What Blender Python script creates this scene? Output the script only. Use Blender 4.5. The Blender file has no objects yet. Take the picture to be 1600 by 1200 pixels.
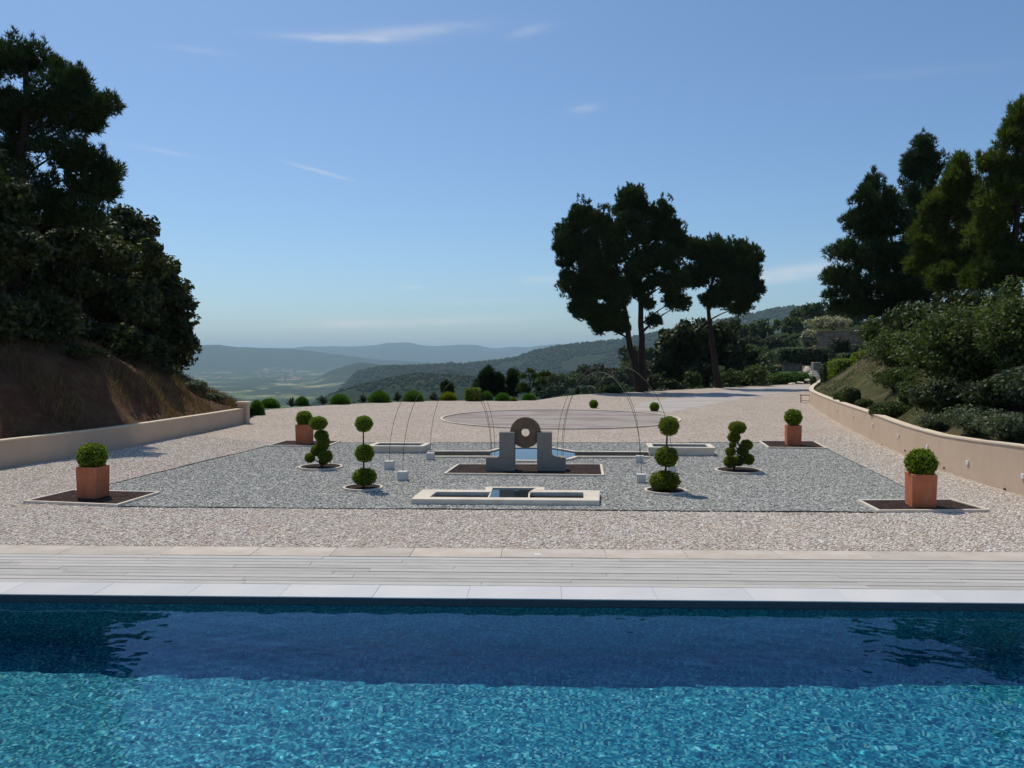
import bpy, bmesh, math, random
import numpy as np
from mathutils import Vector, Matrix

random.seed(7)
RNG = np.random.default_rng(11)
sc = bpy.context.scene
COL = sc.collection

# ------------------------------------------------------------------ camera
F_PX, CX, CY, HOR = 1294.0, 800.0, 600.0, 551.0     # photograph 1600 x 1200
CAM_H = 2.9
PITCH = math.atan((CY - HOR) / F_PX)
cam = bpy.data.cameras.new('camera')
cam_ob = bpy.data.objects.new('camera', cam)
COL.objects.link(cam_ob)
sc.camera = cam_ob
cam_ob.location = (0, 0, CAM_H)
cam_ob.rotation_euler = (math.pi / 2 - PITCH, 0, 0)
cam.sensor_width = 36
cam.lens = 36 * F_PX / 1600
cam.clip_start = 0.1
cam.clip_end = 100000

# ------------------------------------------------------------------ sky and sun
SUN_EL = math.radians(60)
SUN_H = Vector((-0.54, 0.84)).normalized()           # horizontal direction towards the sun
TO_SUN = Vector((SUN_H.x * math.cos(SUN_EL), SUN_H.y * math.cos(SUN_EL), math.sin(SUN_EL)))
world = bpy.data.worlds.new('World')
sc.world = world
world.use_nodes = True


def build_world():
    nt = world.node_tree
    N, L = nt.nodes, nt.links.new
    bg = N['Background']
    bg.inputs[1].default_value = 0.14
    sky = N.new('ShaderNodeTexSky')
    sky.sky_type = 'NISHITA'
    sky.sun_disc = False
    sky.sun_elevation = SUN_EL
    sky.sun_rotation = math.atan2(SUN_H.x, SUN_H.y)
    sky.altitude = 900
    sky.air_density = 1.0
    sky.dust_density = 2.0
    sky.ozone_density = 3.0
    # thin cirrus wisps, laid out by sky direction (azimuth / elevation)
    tc = N.new('ShaderNodeTexCoord')
    sep = N.new('ShaderNodeSeparateXYZ')
    L(tc.outputs['Generated'], sep.inputs[0])

    def M(op, a, b=None, c=None, clamp=False):
        n = N.new('ShaderNodeMath')
        n.operation = op
        n.use_clamp = clamp
        for i, v in enumerate((a, b, c)):
            if v is None:
                continue
            if isinstance(v, (int, float)):
                n.inputs[i].default_value = v
            else:
                L(v, n.inputs[i])
        return n.outputs[0]
    az = M('ARCTAN2', sep.outputs[0], sep.outputs[1])
    elv = M('ARCSINE', sep.outputs[2])
    comb = N.new('ShaderNodeCombineXYZ')
    L(M('MULTIPLY', az, 14.0), comb.inputs[0])
    L(M('MULTIPLY', elv, 60.0), comb.inputs[1])
    noi = N.new('ShaderNodeTexNoise')
    noi.inputs['Scale'].default_value = 1.6
    noi.inputs['Detail'].default_value = 6
    noi.inputs['Roughness'].default_value = 0.62
    L(comb.outputs[0], noi.inputs['Vector'])
    nz = noi.outputs[0]
    total = None
    wisps = [  # px, py, half length, half height, slope, strength, bend
        (545, 68, 85, 5, 0.03, .36, 0), (640, 57, 100, 8, 0.10, .28, 0), (828, 55, 28, 6, 0.2, .20, 0),
        (503, 271, 42, 2.6, -0.22, .32, 0), (262, 240, 45, 3, -0.10, .15, 0), (912, 174, 20, 5, 0.1, .22, 0),
        (312, 85, 40, 4, 0.0, .12, 0), (1235, 427, 75, 11, 0.12, .55, 0), (650, 449, 16, 3, 0, .25, 0),
        (845, 437, 40, 6, 0.02, .22, 0), (660, 503, 170, 7, 0.04, .32, 0), (540, 505, 60, 8, 0.0, .25, 0),
        (760, 470, 90, 5, 0, .10, 0), (1420, 120, 120, 6, -.05, .05, 0)]
    for (px, py, hl, hh, sl, st, bd) in wisps:
        u0 = math.atan2(px - CX, F_PX)
        v0 = math.atan2(HOR - py, math.hypot(F_PX, px - CX))
        du = M('SUBTRACT', az, u0)
        dv = M('SUBTRACT', M('SUBTRACT', elv, v0), M('MULTIPLY', du, sl))
        dv = M('ADD', dv, M('MULTIPLY', M('SUBTRACT', nz, .5), hh * 1.5 / F_PX))
        a = M('POWER', M('ABSOLUTE', M('MULTIPLY', du, F_PX / hl)), 2.0)
        b = M('POWER', M('ABSOLUTE', M('MULTIPLY', dv, F_PX / hh)), 2.0)
        g = M('EXPONENT', M('MULTIPLY', M('ADD', a, b), -1.0))
        g = M('MULTIPLY', g, st)
        total = g if total is None else M('ADD', total, g)
    front = M('GREATER_THAN', sep.outputs[1], 0.0)
    total = M('MULTIPLY', M('MULTIPLY', total, front), M('MULTIPLY', nz, 1.9), clamp=True)
    mix = N.new('ShaderNodeMix')
    mix.data_type = 'RGBA'
    L(total, mix.inputs['Factor'])
    mix.inputs[7].default_value = (7.4, 7.4, 7.6, 1)
    tint = N.new('ShaderNodeMix')          # clear summer blue over the whole sky
    tint.data_type = 'RGBA'
    tint.blend_type = 'MULTIPLY'
    tint.inputs['Factor'].default_value = 1
    L(sky.outputs[0], tint.inputs[6])
    tint.inputs[7].default_value = (.80, .98, 1.10, 1)
    L(tint.outputs[2], mix.inputs[6])
    L(mix.outputs[2], bg.inputs[0])


build_world()
sun = bpy.data.lights.new('sun', 'SUN')
sun.energy = 4.5
sun.angle = math.radians(0.53)
sun.color = (1.0, 0.915, 0.78)
sun_ob = bpy.data.objects.new('sun', sun)
COL.objects.link(sun_ob)
sun_ob.rotation_euler = TO_SUN.to_track_quat('Z', 'Y').to_euler()
sun_ob.location = (0, 0, 60)
sun.cycles.is_caustics_light = True                  # real sunlight refracted into the pool

vs = sc.view_settings
vs.view_transform = 'Standard'
vs.look = 'None'
vs.exposure = -0.42
vs.gamma = 1
cy = sc.cycles
cy.use_denoising = True
cy.max_bounces = 8
cy.diffuse_bounces = 3
cy.glossy_bounces = 3
cy.transmission_bounces = 5
cy.transparent_max_bounces = 6
cy.volume_bounces = 1
cy.sample_clamp_indirect = 6
cy.use_adaptive_sampling = True
cy.adaptive_threshold = 0.015


# ------------------------------------------------------------------ geometry helpers
def ray(px, py):
    d = Vector(((px - CX) / F_PX, 1.0, (CY - py) / F_PX))
    c, s = math.cos(PITCH), math.sin(PITCH)
    return Vector((d.x, d.y * c + d.z * s, -d.y * s + d.z * c))


def at(px, py, D):
    """point of the place that lies D metres ahead (world y = D)"""
    r = ray(px, py)
    return Vector((0, 0, CAM_H)) + r * (D / r.y)


def gp(px, py, z=0.0):
    """point on a level surface at height z"""
    r = ray(px, py)
    t = (z - CAM_H) / r.z
    return Vector((0, 0, CAM_H)) + r * t


def ppm(D):
    return F_PX / D


def interp(x, pts):
    return float(np.interp(x, [p[0] for p in pts], [p[1] for p in pts]))


def set_props(o, label=None, cat=None, group=None, kind=None):
    if label:
        o['label'] = label
    if cat:
        o['category'] = cat
    if group:
        o['group'] = group
    if kind:
        o['kind'] = kind
    return o


def mesh_np(name, V, F, smooth=False):
    """V (n,3) array, F list of equal-length index arrays (tri or quad array)"""
    me = bpy.data.meshes.new(name)
    V = np.asarray(V, dtype=np.float32)
    F = np.asarray(F, dtype=np.int32)
    k = F.shape[1]
    me.vertices.add(len(V))
    me.vertices.foreach_set('co', V.ravel())
    me.loops.add(F.size)
    me.loops.foreach_set('vertex_index', F.ravel())
    me.polygons.add(len(F))
    me.polygons.foreach_set('loop_start', np.arange(0, F.size, k, dtype=np.int32))
    me.polygons.foreach_set('loop_total', np.full(len(F), k, dtype=np.int32))
    if smooth:
        me.polygons.foreach_set('use_smooth', np.ones(len(F), dtype=bool))
    me.update(calc_edges=True)
    me.validate()
    return me


def link(name, me, mat=None, parent=None, loc=None, rz=None, **props):
    o = bpy.data.objects.new(name, me)
    COL.objects.link(o)
    if mat is not None and me is not None and len(me.materials) == 0:
        me.materials.append(mat)
    if parent is not None:
        o.parent = parent
    if loc is not None:
        o.location = loc
    if rz is not None:
        o.rotation_euler = (0, 0, rz)
    set_props(o, **props)
    return o


def thing(name, loc, label, cat, group=None, rz=0.0):
    o = bpy.data.objects.new(name, None)
    o.empty_display_size = 0.3
    COL.objects.link(o)
    o.location = loc
    o.rotation_euler = (0, 0, rz)
    return set_props(o, label, cat, group)


def bm_mesh(name, bm, smooth=False, bevel=0.0):
    if bevel > 0:
        bmesh.ops.bevel(bm, geom=list(bm.edges), offset=bevel, segments=1, affect='EDGES', clamp_overlap=True)
    bmesh.ops.recalc_face_normals(bm, faces=bm.faces)
    me = bpy.data.meshes.new(name)
    bm.to_mesh(me)
    bm.free()
    if smooth:
        for p in me.polygons:
            p.use_smooth = True
    return me


def bm_box(bm, x0, x1, y0, y1, z0, z1):
    v = [bm.verts.new(p) for p in ((x0, y0, z0), (x1, y0, z0), (x1, y1, z0), (x0, y1, z0),
                                   (x0, y0, z1), (x1, y0, z1), (x1, y1, z1), (x0, y1, z1))]
    for f in ((0, 3, 2, 1), (4, 5, 6, 7), (0, 1, 5, 4), (1, 2, 6, 5), (2, 3, 7, 6), (3, 0, 4, 7)):
        bm.faces.new([v[i] for i in f])


def bm_prism(bm, pts, z0, z1):
    """vertical prism over a plan polygon (pts x,y)"""
    a = [bm.verts.new((p[0], p[1], z0)) for p in pts]
    b = [bm.verts.new((p[0], p[1], z1)) for p in pts]
    n = len(pts)
    bm.faces.new(list(reversed(a)))
    bm.faces.new(b)
    for i in range(n):
        j = (i + 1) % n
        bm.faces.new((a[i], a[j], b[j], b[i]))


def box_mesh(name, x0, x1, y0, y1, z0, z1, bevel=0.0):
    bm = bmesh.new()
    bm_box(bm, x0, x1, y0, y1, z0, z1)
    return bm_mesh(name, bm, bevel=bevel)


def prism_mesh(name, pts, z0, z1, bevel=0.0):
    bm = bmesh.new()
    bm_prism(bm, pts, z0, z1)
    return bm_mesh(name, bm, bevel=bevel)


def sheet_mesh(name, pts, z):
    bm = bmesh.new()
    f = bm.faces.new([bm.verts.new((p[0], p[1], z)) for p in pts])
    f.normal_update()
    if f.normal.z < 0:
        f.normal_flip()
        f.normal_update()
    bmesh.ops.triangulate(bm, faces=bm.faces, ngon_method='EAR_CLIP')
    me = bpy.data.meshes.new(name)
    bm.normal_update()
    for f in bm.faces:
        if f.normal.z < 0:
            f.normal_flip()
    bm.to_mesh(me)
    bm.free()
    return me


def tube_np(P, R, seg=8):
    P = np.asarray(P, float)
    R = np.asarray(R, float)
    n = len(P)
    T = np.gradient(P, axis=0)
    T /= np.linalg.norm(T, axis=1)[:, None] + 1e-9
    ref = np.array([0.31, 0.95, 0.1])
    A = np.cross(T, ref)
    A /= np.linalg.norm(A, axis=1)[:, None] + 1e-9
    B = np.cross(T, A)
    an = np.linspace(0, 2 * math.pi, seg, endpoint=False)
    V = (P[:, None] + R[:, None, None] * (A[:, None] * np.cos(an)[None, :, None] + B[:, None] * np.sin(an)[None, :, None])).reshape(-1, 3)
    I = np.arange(n * seg).reshape(n, seg)
    J = np.roll(I, -1, 1)
    F = np.stack([I[:-1], J[:-1], J[1:], I[1:]], -1).reshape(-1, 4)
    return V, F


def join_np(parts):
    Vs, Fs, o = [], [], 0
    for V, F in parts:
        Vs.append(V)
        Fs.append(F + o)
        o += len(V)
    return np.concatenate(Vs), np.concatenate(Fs)


def grid_faces(ny, nx):
    I = np.arange(ny * nx).reshape(ny, nx)
    return np.stack([I[:-1, :-1], I[:-1, 1:], I[1:, 1:], I[1:, :-1]], -1).reshape(-1, 4)


def vnoise(x, y, seed=0):
    """smooth value noise, vectorised, about -1..1"""
    x = np.asarray(x, float)
    y = np.asarray(y, float)
    xi, yi = np.floor(x).astype(np.int64), np.floor(y).astype(np.int64)
    xf, yf = x - xi, y - yi
    u, v = xf * xf * (3 - 2 * xf), yf * yf * (3 - 2 * yf)

    def h(a, b):
        n = (a * 374761393 + b * 668265263 + seed * 974711) & 0x7fffffff
        n = ((n ^ (n >> 13)) * 1274126177) & 0x7fffffff
        return ((n ^ (n >> 16)) & 0xffff) / 32767.5 - 1.0
    return (h(xi, yi) * (1 - u) + h(xi + 1, yi) * u) * (1 - v) + (h(xi, yi + 1) * (1 - u) + h(xi + 1, yi + 1) * u) * v


def fbm(x, y, seed=0, oct=4):
    s, a = 0, 1.0
    for k in range(oct):
        s = s + a * vnoise(np.asarray(x) * 2 ** k, np.asarray(y) * 2 ** k, seed + k * 17)
        a *= 0.5
    return s


# ------------------------------------------------------------------ materials
class MB:
    def __init__(s, name):
        s.m = bpy.data.materials.new(name)
        s.m.use_nodes = True
        s.N, s.L = s.m.node_tree.nodes, s.m.node_tree.links.new
        s.p = s.N['Principled BSDF']
        s.out = s.N['Material Output']
        s.tc = s.N.new('ShaderNodeTexCoord')
        s.vec = s.tc.outputs['Object']

    def map(s, scale, vec=None):
        n = s.N.new('ShaderNodeMapping')
        n.inputs['Scale'].default_value = scale if isinstance(scale, tuple) else (scale,) * 3
        s.L(vec or s.vec, n.inputs[0])
        return n.outputs[0]

    def noise(s, scale, detail=4, rough=.55, vec=None):
        n = s.N.new('ShaderNodeTexNoise')
        n.inputs['Scale'].default_value = scale
        n.inputs['Detail'].default_value = detail
        n.inputs['Roughness'].default_value = rough
        s.L(vec or s.vec, n.inputs['Vector'])
        return n.outputs[0]

    def voro(s, scale, feature='F1', vec=None, rnd=1.0):
        n = s.N.new('ShaderNodeTexVoronoi')
        n.feature = feature
        n.inputs['Scale'].default_value = scale
        n.inputs['Randomness'].default_value = rnd
        s.L(vec or s.vec, n.inputs['Vector'])
        return n

    def ramp(s, fac, stops, interp='LINEAR'):
        n = s.N.new('ShaderNodeValToRGB')
        cr = n.color_ramp
        cr.interpolation = interp
        while len(cr.elements) < len(stops):
            cr.elements.new(0.5)
        for e, (p, c) in zip(cr.elements, stops):
            e.position = p
            e.color = (*c, 1) if len(c) == 3 else c
        s.L(fac, n.inputs[0])
        return n.outputs[0]

    def mix(s, fac, a, b, blend='MIX'):
        n = s.N.new('ShaderNodeMix')
        n.data_type = 'RGBA'
        n.blend_type = blend
        for v, i in ((fac, 'Factor'), (a, 6), (b, 7)):
            if isinstance(v, (int, float)):
                n.inputs[i].default_value = v
            elif isinstance(v, tuple):
                n.inputs[i].default_value = (*v, 1)
            else:
                s.L(v, n.inputs[i])
        return n.outputs[2]

    def math(s, op, a, b=0.0):
        n = s.N.new('ShaderNodeMath')
        n.operation = op
        for i, v in enumerate((a, b)):
            if isinstance(v, (int, float)):
                n.inputs[i].default_value = v
            else:
                s.L(v, n.inputs[i])
        return n.outputs[0]

    def bump(s, h, strength=.5, dist=.02, normal=None):
        n = s.N.new('ShaderNodeBump')
        n.inputs['Strength'].default_value = strength
        n.inputs['Distance'].default_value = dist
        s.L(h, n.inputs['Height'])
        if normal is not None:
            s.L(normal, n.inputs['Normal'])
        return n.outputs[0]

    def done(s, color=None, normal=None, rough=.85, spec=.25):
        if color is not None:
            if isinstance(color, tuple):
                s.p.inputs['Base Color'].default_value = (*color, 1)
            else:
                s.L(color, s.p.inputs['Base Color'])
        if normal is not None:
            s.L(normal, s.p.inputs['Normal'])
        if isinstance(rough, (int, float)):
            s.p.inputs['Roughness'].default_value = rough
        else:
            s.L(rough, s.p.inputs['Roughness'])
        s.p.inputs['Specular IOR Level'].default_value = spec
        return s.m


def gravel_mat(name, stops, scale, tint_a, tint_b, bump=.9):
    b = MB(name)
    v = b.voro(scale)
    sepc = b.N.new('ShaderNodeSeparateColor')
    b.L(v.outputs['Color'], sepc.inputs[0])
    col = b.ramp(sepc.outputs[0], stops)
    big = b.noise(.35, 5, .6)
    col = b.mix(b.ramp(big, [(.35, (0, 0, 0)), (.68, (1, 1, 1))]), b.mix(1.0, col, tint_a, 'MULTIPLY'), b.mix(1.0, col, tint_b, 'MULTIPLY'))
    h = b.math('MULTIPLY', v.outputs['Distance'], -1.0)
    h = b.math('ADD', h, b.math('MULTIPLY', sepc.outputs[1], .8))
    return b.done(col, b.bump(h, bump, .02), .9, .15)


def foliage_mat(name, c_dark, c_mid, c_tip, trans=.3, scale=1.2, rough=.6):
    """leaf colour varies from clump to clump and from leaf to leaf"""
    b = MB(name)
    geo = b.N.new('ShaderNodeNewGeometry')
    big = b.noise(scale, 3, .6)
    rnd = geo.outputs['Random Per Island']
    f = b.math('ADD', b.math('MULTIPLY', big, .75), b.math('MULTIPLY', rnd, .4))
    col = b.ramp(f, [(.28, c_dark), (.55, c_mid), (.85, c_tip)])
    b.done(col, None, rough, .3)
    tr = b.N.new('ShaderNodeBsdfTranslucent')
    b.L(b.mix(1.0, col, (1.15, 1.35, .55), 'MULTIPLY'), tr.inputs[0])
    mx = b.N.new('ShaderNodeMixShader')
    mx.inputs[0].default_value = trans
    b.L(b.p.outputs[0], mx.inputs[1])
    b.L(tr.outputs[0], mx.inputs[2])
    b.L(mx.outputs[0], b.out.inputs[0])
    return b.m


def bark_mat(name, a, c):
    b = MB(name)
    n = b.noise(6, 5, .7, b.map((6, 6, 1.2)))
    return b.done(b.ramp(n, [(.3, a), (.7, c)]), b.bump(n, .8, .04), .95, .1)


M = {}
PINK = [(0, (.31, .245, .195)), (.2, (.45, .375, .31)), (.45, (.57, .495, .42)), (.7, (.68, .615, .535)), (.88, (.80, .755, .675)), (1, (.32, .29, .255))]
M['pink'] = gravel_mat('pink_gravel', PINK, 24, (.83, .80, .785), (.75, .71, .69))
GREY = [(0, (.13, .129, .118)), (.3, (.265, .262, .240)), (.6, (.38, .375, .345)), (.85, (.525, .518, .475)), (1, (.70, .69, .635))]
M['grey'] = gravel_mat('grey_gravel', GREY, 26, (1, 1, 1), (.90, .91, .90))


def mk_simple():
    b = MB('asphalt')
    n = b.noise(.35, 5, .6, b.map((.5, 1.6, 1)))
    f = b.noise(60, 2)
    col = b.ramp(n, [(.3, (.28, .235, .205)), (.5, (.35, .315, .285)), (.58, (.235, .18, .16)), (.68, (.33, .295, .265)), (.8, (.37, .335, .305))])
    M['asphalt'] = b.done(b.mix(.25, col, f, 'OVERLAY'), b.bump(f, .4, .006), .85, .2)
    b = MB('worn_drive')
    n = b.noise(.4, 6, .65, b.map((.5, 1.4, 1)))
    M['drive'] = b.done(b.ramp(n, [(.3, (.36, .325, .30)), (.6, (.46, .42, .395)), (.8, (.40, .36, .34))]), b.bump(b.noise(50, 3), .5, .01), .9, .15)
    b = MB('bark_mulch')
    v = b.voro(30)
    sp = b.N.new('ShaderNodeSeparateColor')
    b.L(v.outputs['Color'], sp.inputs[0])
    M['mulch'] = b.done(b.ramp(sp.outputs[0], [(0, (.020, .013, .011)), (.6, (.05, .033, .028)), (1, (.10, .07, .06))]), b.bump(v.outputs['Distance'], 1, .03), .95, .1)
    b = MB('pale_stone')
    n = b.noise(4, 6, .65)
    f = b.noise(45, 3)
    col = b.ramp(n, [(.3, (.60, .52, .42)), (.6, (.73, .655, .55)), (.8, (.64, .55, .45))])
    M['stone'] = b.done(b.mix(.2, col, f, 'OVERLAY'), b.bump(f, .35, .01), .85, .2)
    b = MB('grey_stone')
    n = b.noise(5, 6, .7)
    f = b.noise(60, 3)
    col = b.ramp(n, [(.3, (.225, .205, .175)), (.7, (.29, .268, .23))])
    M['greystone'] = b.done(b.mix(.25, col, f, 'OVERLAY'), b.bump(f, .3, .008), .8, .25)
    b = MB('brown_stone')
    n = b.noise(7, 6, .7)
    M['wheel'] = b.done(b.ramp(n, [(.25, (.13, .078, .05)), (.55, (.20, .13, .088)), (.8, (.26, .185, .135))]), b.bump(b.noise(40, 4), .5, .01), .85, .2)
    b = MB('terracotta')
    n = b.noise(5, 6, .65)
    g = b.noise(1.5, 3, .6, b.map((3, 3, .7)))
    col = b.ramp(n, [(.25, (.44, .135, .06)), (.6, (.53, .175, .085)), (.85, (.58, .24, .14))])
    col = b.mix(b.ramp(g, [(.55, (0, 0, 0)), (.8, (.45, .45, .45))]), col, (.60, .37, .28))
    M['terra'] = b.done(col, b.bump(b.noise(40, 3), .25, .006), .85, .2)
    b = MB('rendered_wall')
    n = b.noise(.9, 6, .65)
    st = b.noise(2.0, 5, .7, b.map((1.6, 1.6, .25)))
    f = b.noise(70, 3)
    col = b.ramp(n, [(.3, (.54, .405, .29)), (.6, (.60, .46, .34)), (.8, (.55, .43, .32))])
    col = b.mix(b.ramp(st, [(.52, (0, 0, 0)), (.78, (.5, .5, .5))]), col, (.46, .355, .26))
    M['render'] = b.done(col, b.bump(f, .35, .008), .92, .12)
    b = MB('wall_cap')
    M['cap'] = b.done(b.ramp(b.noise(3, 5), [(.3, (.62, .52, .39)), (.7, (.72, .62, .48))]), b.bump(b.noise(50), .3, .006), .9, .15)
    b = MB('weathered_wood')
    oi = b.N.new('ShaderNodeObjectInfo')
    shift = b.N.new('ShaderNodeVectorMath')
    shift.operation = 'ADD'
    b.L(b.vec, shift.inputs[0])
    b.L(oi.outputs['Location'], shift.inputs[1])
    g = b.noise(3, 7, .7, b.map((.6, 14, 14), shift.outputs[0]))
    sp = b.noise(1.3, 4, .6, b.map((1, 3, 1), shift.outputs[0]))
    rp = b.ramp(oi.outputs['Random'], [(0, (.88, .87, .86)), (.5, (.97, .96, .95)), (1, (1.06, 1.05, 1.03))])
    col = b.ramp(g, [(.28, (.34, .325, .305)), (.5, (.48, .465, .44)), (.75, (.60, .58, .555))])
    col = b.mix(b.ramp(sp, [(.6, (0, 0, 0)), (.78, (.5, .5, .5))]), col, (.60, .57, .52))
    M['wood'] = b.done(b.mix(1, col, rp, 'MULTIPLY'), b.bump(g, .5, .004), .85, .2)
    b = MB('coping_granite')
    oi = b.N.new('ShaderNodeObjectInfo')
    f = b.noise(90, 3, .7)
    n = b.noise(1.4, 5, .6)
    col = b.ramp(f, [(.3, (.47, .47, .475)), (.55, (.60, .60, .60)), (.75, (.69, .69, .685))])
    col = b.mix(1, col, b.ramp(n, [(.3, (.93, .93, .95)), (.7, (1.03, 1.03, 1.02))]), 'MULTIPLY')
    col = b.mix(1, col, b.ramp(oi.outputs['Random'], [(0, (.93, .93, .94)), (1, (1.05, 1.05, 1.04))]), 'MULTIPLY')
    M['coping'] = b.done(col, b.bump(f, .2, .004), .7, .3)
    b = MB('sandstone_slab')
    oi = b.N.new('ShaderNodeObjectInfo')
    n = b.noise(2.2, 6, .65)
    col = b.ramp(n, [(.3, (.45, .39, .33)), (.55, (.55, .49, .43)), (.8, (.60, .55, .49))])
    col = b.mix(1, col, b.ramp(oi.outputs['Random'], [(0, (.9, .9, .9)), (1, (1.06, 1.05, 1.04))]), 'MULTIPLY')
    M['slab'] = b.done(col, b.bump(b.noise(40, 3), .3, .006), .85, .2)
    b = MB('dark_metal')
    M['steel'] = b.done(b.ramp(b.noise(8), [(.3, (.05, .05, .05)), (.7, (.10, .095, .09))]), None, .6, .4)
    b = MB('white_plastic')
    M['white'] = b.done(b.ramp(b.noise(9), [(.3, (.66, .66, .65)), (.7, (.75, .75, .74))]), None, .5, .4)
    b = MB('earth')
    n = b.noise(.55, 7, .65)
    f = b.noise(7, 6, .7)
    k = b.noise(2.2, 5, .6)
    col = b.ramp(n, [(.3, (.095, .045, .026)), (.5, (.14, .07, .04)), (.7, (.19, .11, .065))])
    col = b.mix(b.ramp(k, [(.5, (0, 0, 0)), (.66, (.8, .8, .8))]), col, (.15, .115, .055))
    M['earth'] = b.done(b.mix(.5, col, f, 'OVERLAY'), b.bump(b.math('ADD', f, n), 1, .18), .95, .1)
    b = MB('rough_grass')
    n = b.noise(.6, 7, .68)
    f = b.noise(11, 5, .7)
    col = b.ramp(n, [(.3, (.05, .052, .020)), (.46, (.085, .088, .034)), (.58, (.14, .11, .06)), (.75, (.19, .135, .085))])
    M['bankgrass'] = b.done(b.mix(.55, col, f, 'OVERLAY'), b.bump(f, 1, .12), .95, .1)
    b = MB('pool_mosaic')
    sn = b.N.new('ShaderNodeVectorMath')
    sn.operation = 'SNAP'
    sn.inputs[1].default_value = (.024, .024, .024)
    b.L(b.vec, sn.inputs[0])
    wn = b.N.new('ShaderNodeTexWhiteNoise')
    wn.noise_dimensions = '3D'
    b.L(sn.outputs[0], wn.inputs['Vector'])
    col = b.ramp(wn.outputs['Value'], [(0, (.008, .075, .14)), (.25, (.016, .17, .24)), (.5, (.035, .26, .31)), (.70, (.07, .37, .38)), (.86, (.14, .50, .48)), (.94, (.34, .58, .42)), (1, (.45, .70, .74))])
    M['mosaic'] = b.done(col, None, .35, .4)
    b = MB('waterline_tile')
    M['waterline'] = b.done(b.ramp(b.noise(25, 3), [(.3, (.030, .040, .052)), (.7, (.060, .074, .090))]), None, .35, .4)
    b = MB('shade_dark_stone')
    M['shadestone'] = b.done(b.ramp(b.noise(9, 5), [(.3, (.012, .011, .009)), (.7, (.03, .028, .023))]), b.bump(b.noise(30), .5, .02), .95, .08)  # floor colour darkened in place of the shade a deeper channel would hold
    b = MB('needle_duff')
    M['trunkdark'] = bark_mat('pine_bark', (.022, .016, .013), (.075, .052, .040))
    M['oakbark'] = bark_mat('oak_bark', (.025, .021, .017), (.08, .068, .056))
    M['pine'] = foliage_mat('pine_needles', (.014, .030, .011), (.028, .052, .016), (.062, .090, .024), .25, .55)
    M['pinelight'] = foliage_mat('young_pine_needles', (.022, .042, .010), (.062, .090, .016), (.15, .165, .032), .40, .45)
    M['oak'] = foliage_mat('holm_oak_leaves', (.016, .027, .010), (.036, .052, .016), (.085, .100, .028), .25, .7)
    M['shrub'] = foliage_mat('shrub_leaves', (.024, .044, .012), (.060, .088, .022), (.14, .165, .045), .34, 1.1)
    M['greyshrub'] = foliage_mat('grey_green_leaves', (.045, .062, .032), (.085, .11, .06), (.17, .19, .11), .25, 1.4)
    M['box'] = foliage_mat('boxwood_leaves', (.05, .085, .008), (.125, .185, .014), (.30, .36, .03), .48, 5)
    M['yellowbox'] = foliage_mat('golden_conifer_leaves', (.06, .085, .008), (.135, .17, .014), (.30, .31, .03), .45, 5)
    M['grassbush'] = foliage_mat('grass_clump_leaves', (.035, .085, .010), (.065, .15, .018), (.13, .24, .04), .4, 2)
    M['padpine'] = foliage_mat('pad_pine_needles', (.030, .050, .012), (.075, .105, .022), (.17, .21, .045), .35, 1.2)
    M['blossom'] = foliage_mat('cream_blossom', (.10, .11, .06), (.32, .30, .22), (.55, .52, .42), .25, 1.6)
    M['agave'] = foliage_mat('dark_spiky_leaves', (.018, .028, .020), (.035, .05, .035), (.07, .09, .06), .15, 2)
    M['drygrass'] = foliage_mat('dry_grass_blades', (.085, .05, .025), (.155, .095, .05), (.26, .18, .09), .25, .8)
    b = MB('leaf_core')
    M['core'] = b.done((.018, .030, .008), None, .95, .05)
    b = MB('garden_wall_stone')
    v = b.voro(2.4)
    sp = b.N.new('ShaderNodeSeparateColor')
    b.L(v.outputs['Color'], sp.inputs[0])
    M['drystone'] = b.done(b.ramp(sp.outputs[0], [(0, (.20, .14, .10)), (.5, (.29, .21, .155)), (1, (.36, .28, .21))]), b.bump(v.outputs['Distance'], .9, .08), .95, .1)


mk_simple()


def water_mat(name, tint, rough=.0):
    m = bpy.data.materials.new(name)
    m.use_nodes = True
    N, L = m.node_tree.nodes, m.node_tree.links.new
    N.clear()
    out = N.new('ShaderNodeOutputMaterial')
    rf = N.new('ShaderNodeBsdfRefraction')
    rf.inputs['IOR'].default_value = 1.333
    rf.inputs['Roughness'].default_value = 0
    rf.inputs['Color'].default_value = (*tint, 1)
    gl = N.new('ShaderNodeBsdfGlossy')
    gl.inputs['Roughness'].default_value = .02
    gl.inputs['Color'].default_value = (.50, .68, .95, 1)
    fr = N.new('ShaderNodeFresnel')
    fr.inputs[0].default_value = 1.333
    mx = N.new('ShaderNodeMixShader')
    L(fr.outputs[0], mx.inputs[0])
    L(rf.outputs[0], mx.inputs[1])
    L(gl.outputs[0], mx.inputs[2])
    L(mx.outputs[0], out.inputs[0])
    return m


M['water'] = water_mat('pool_water', (.60, .88, 1.0))

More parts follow.
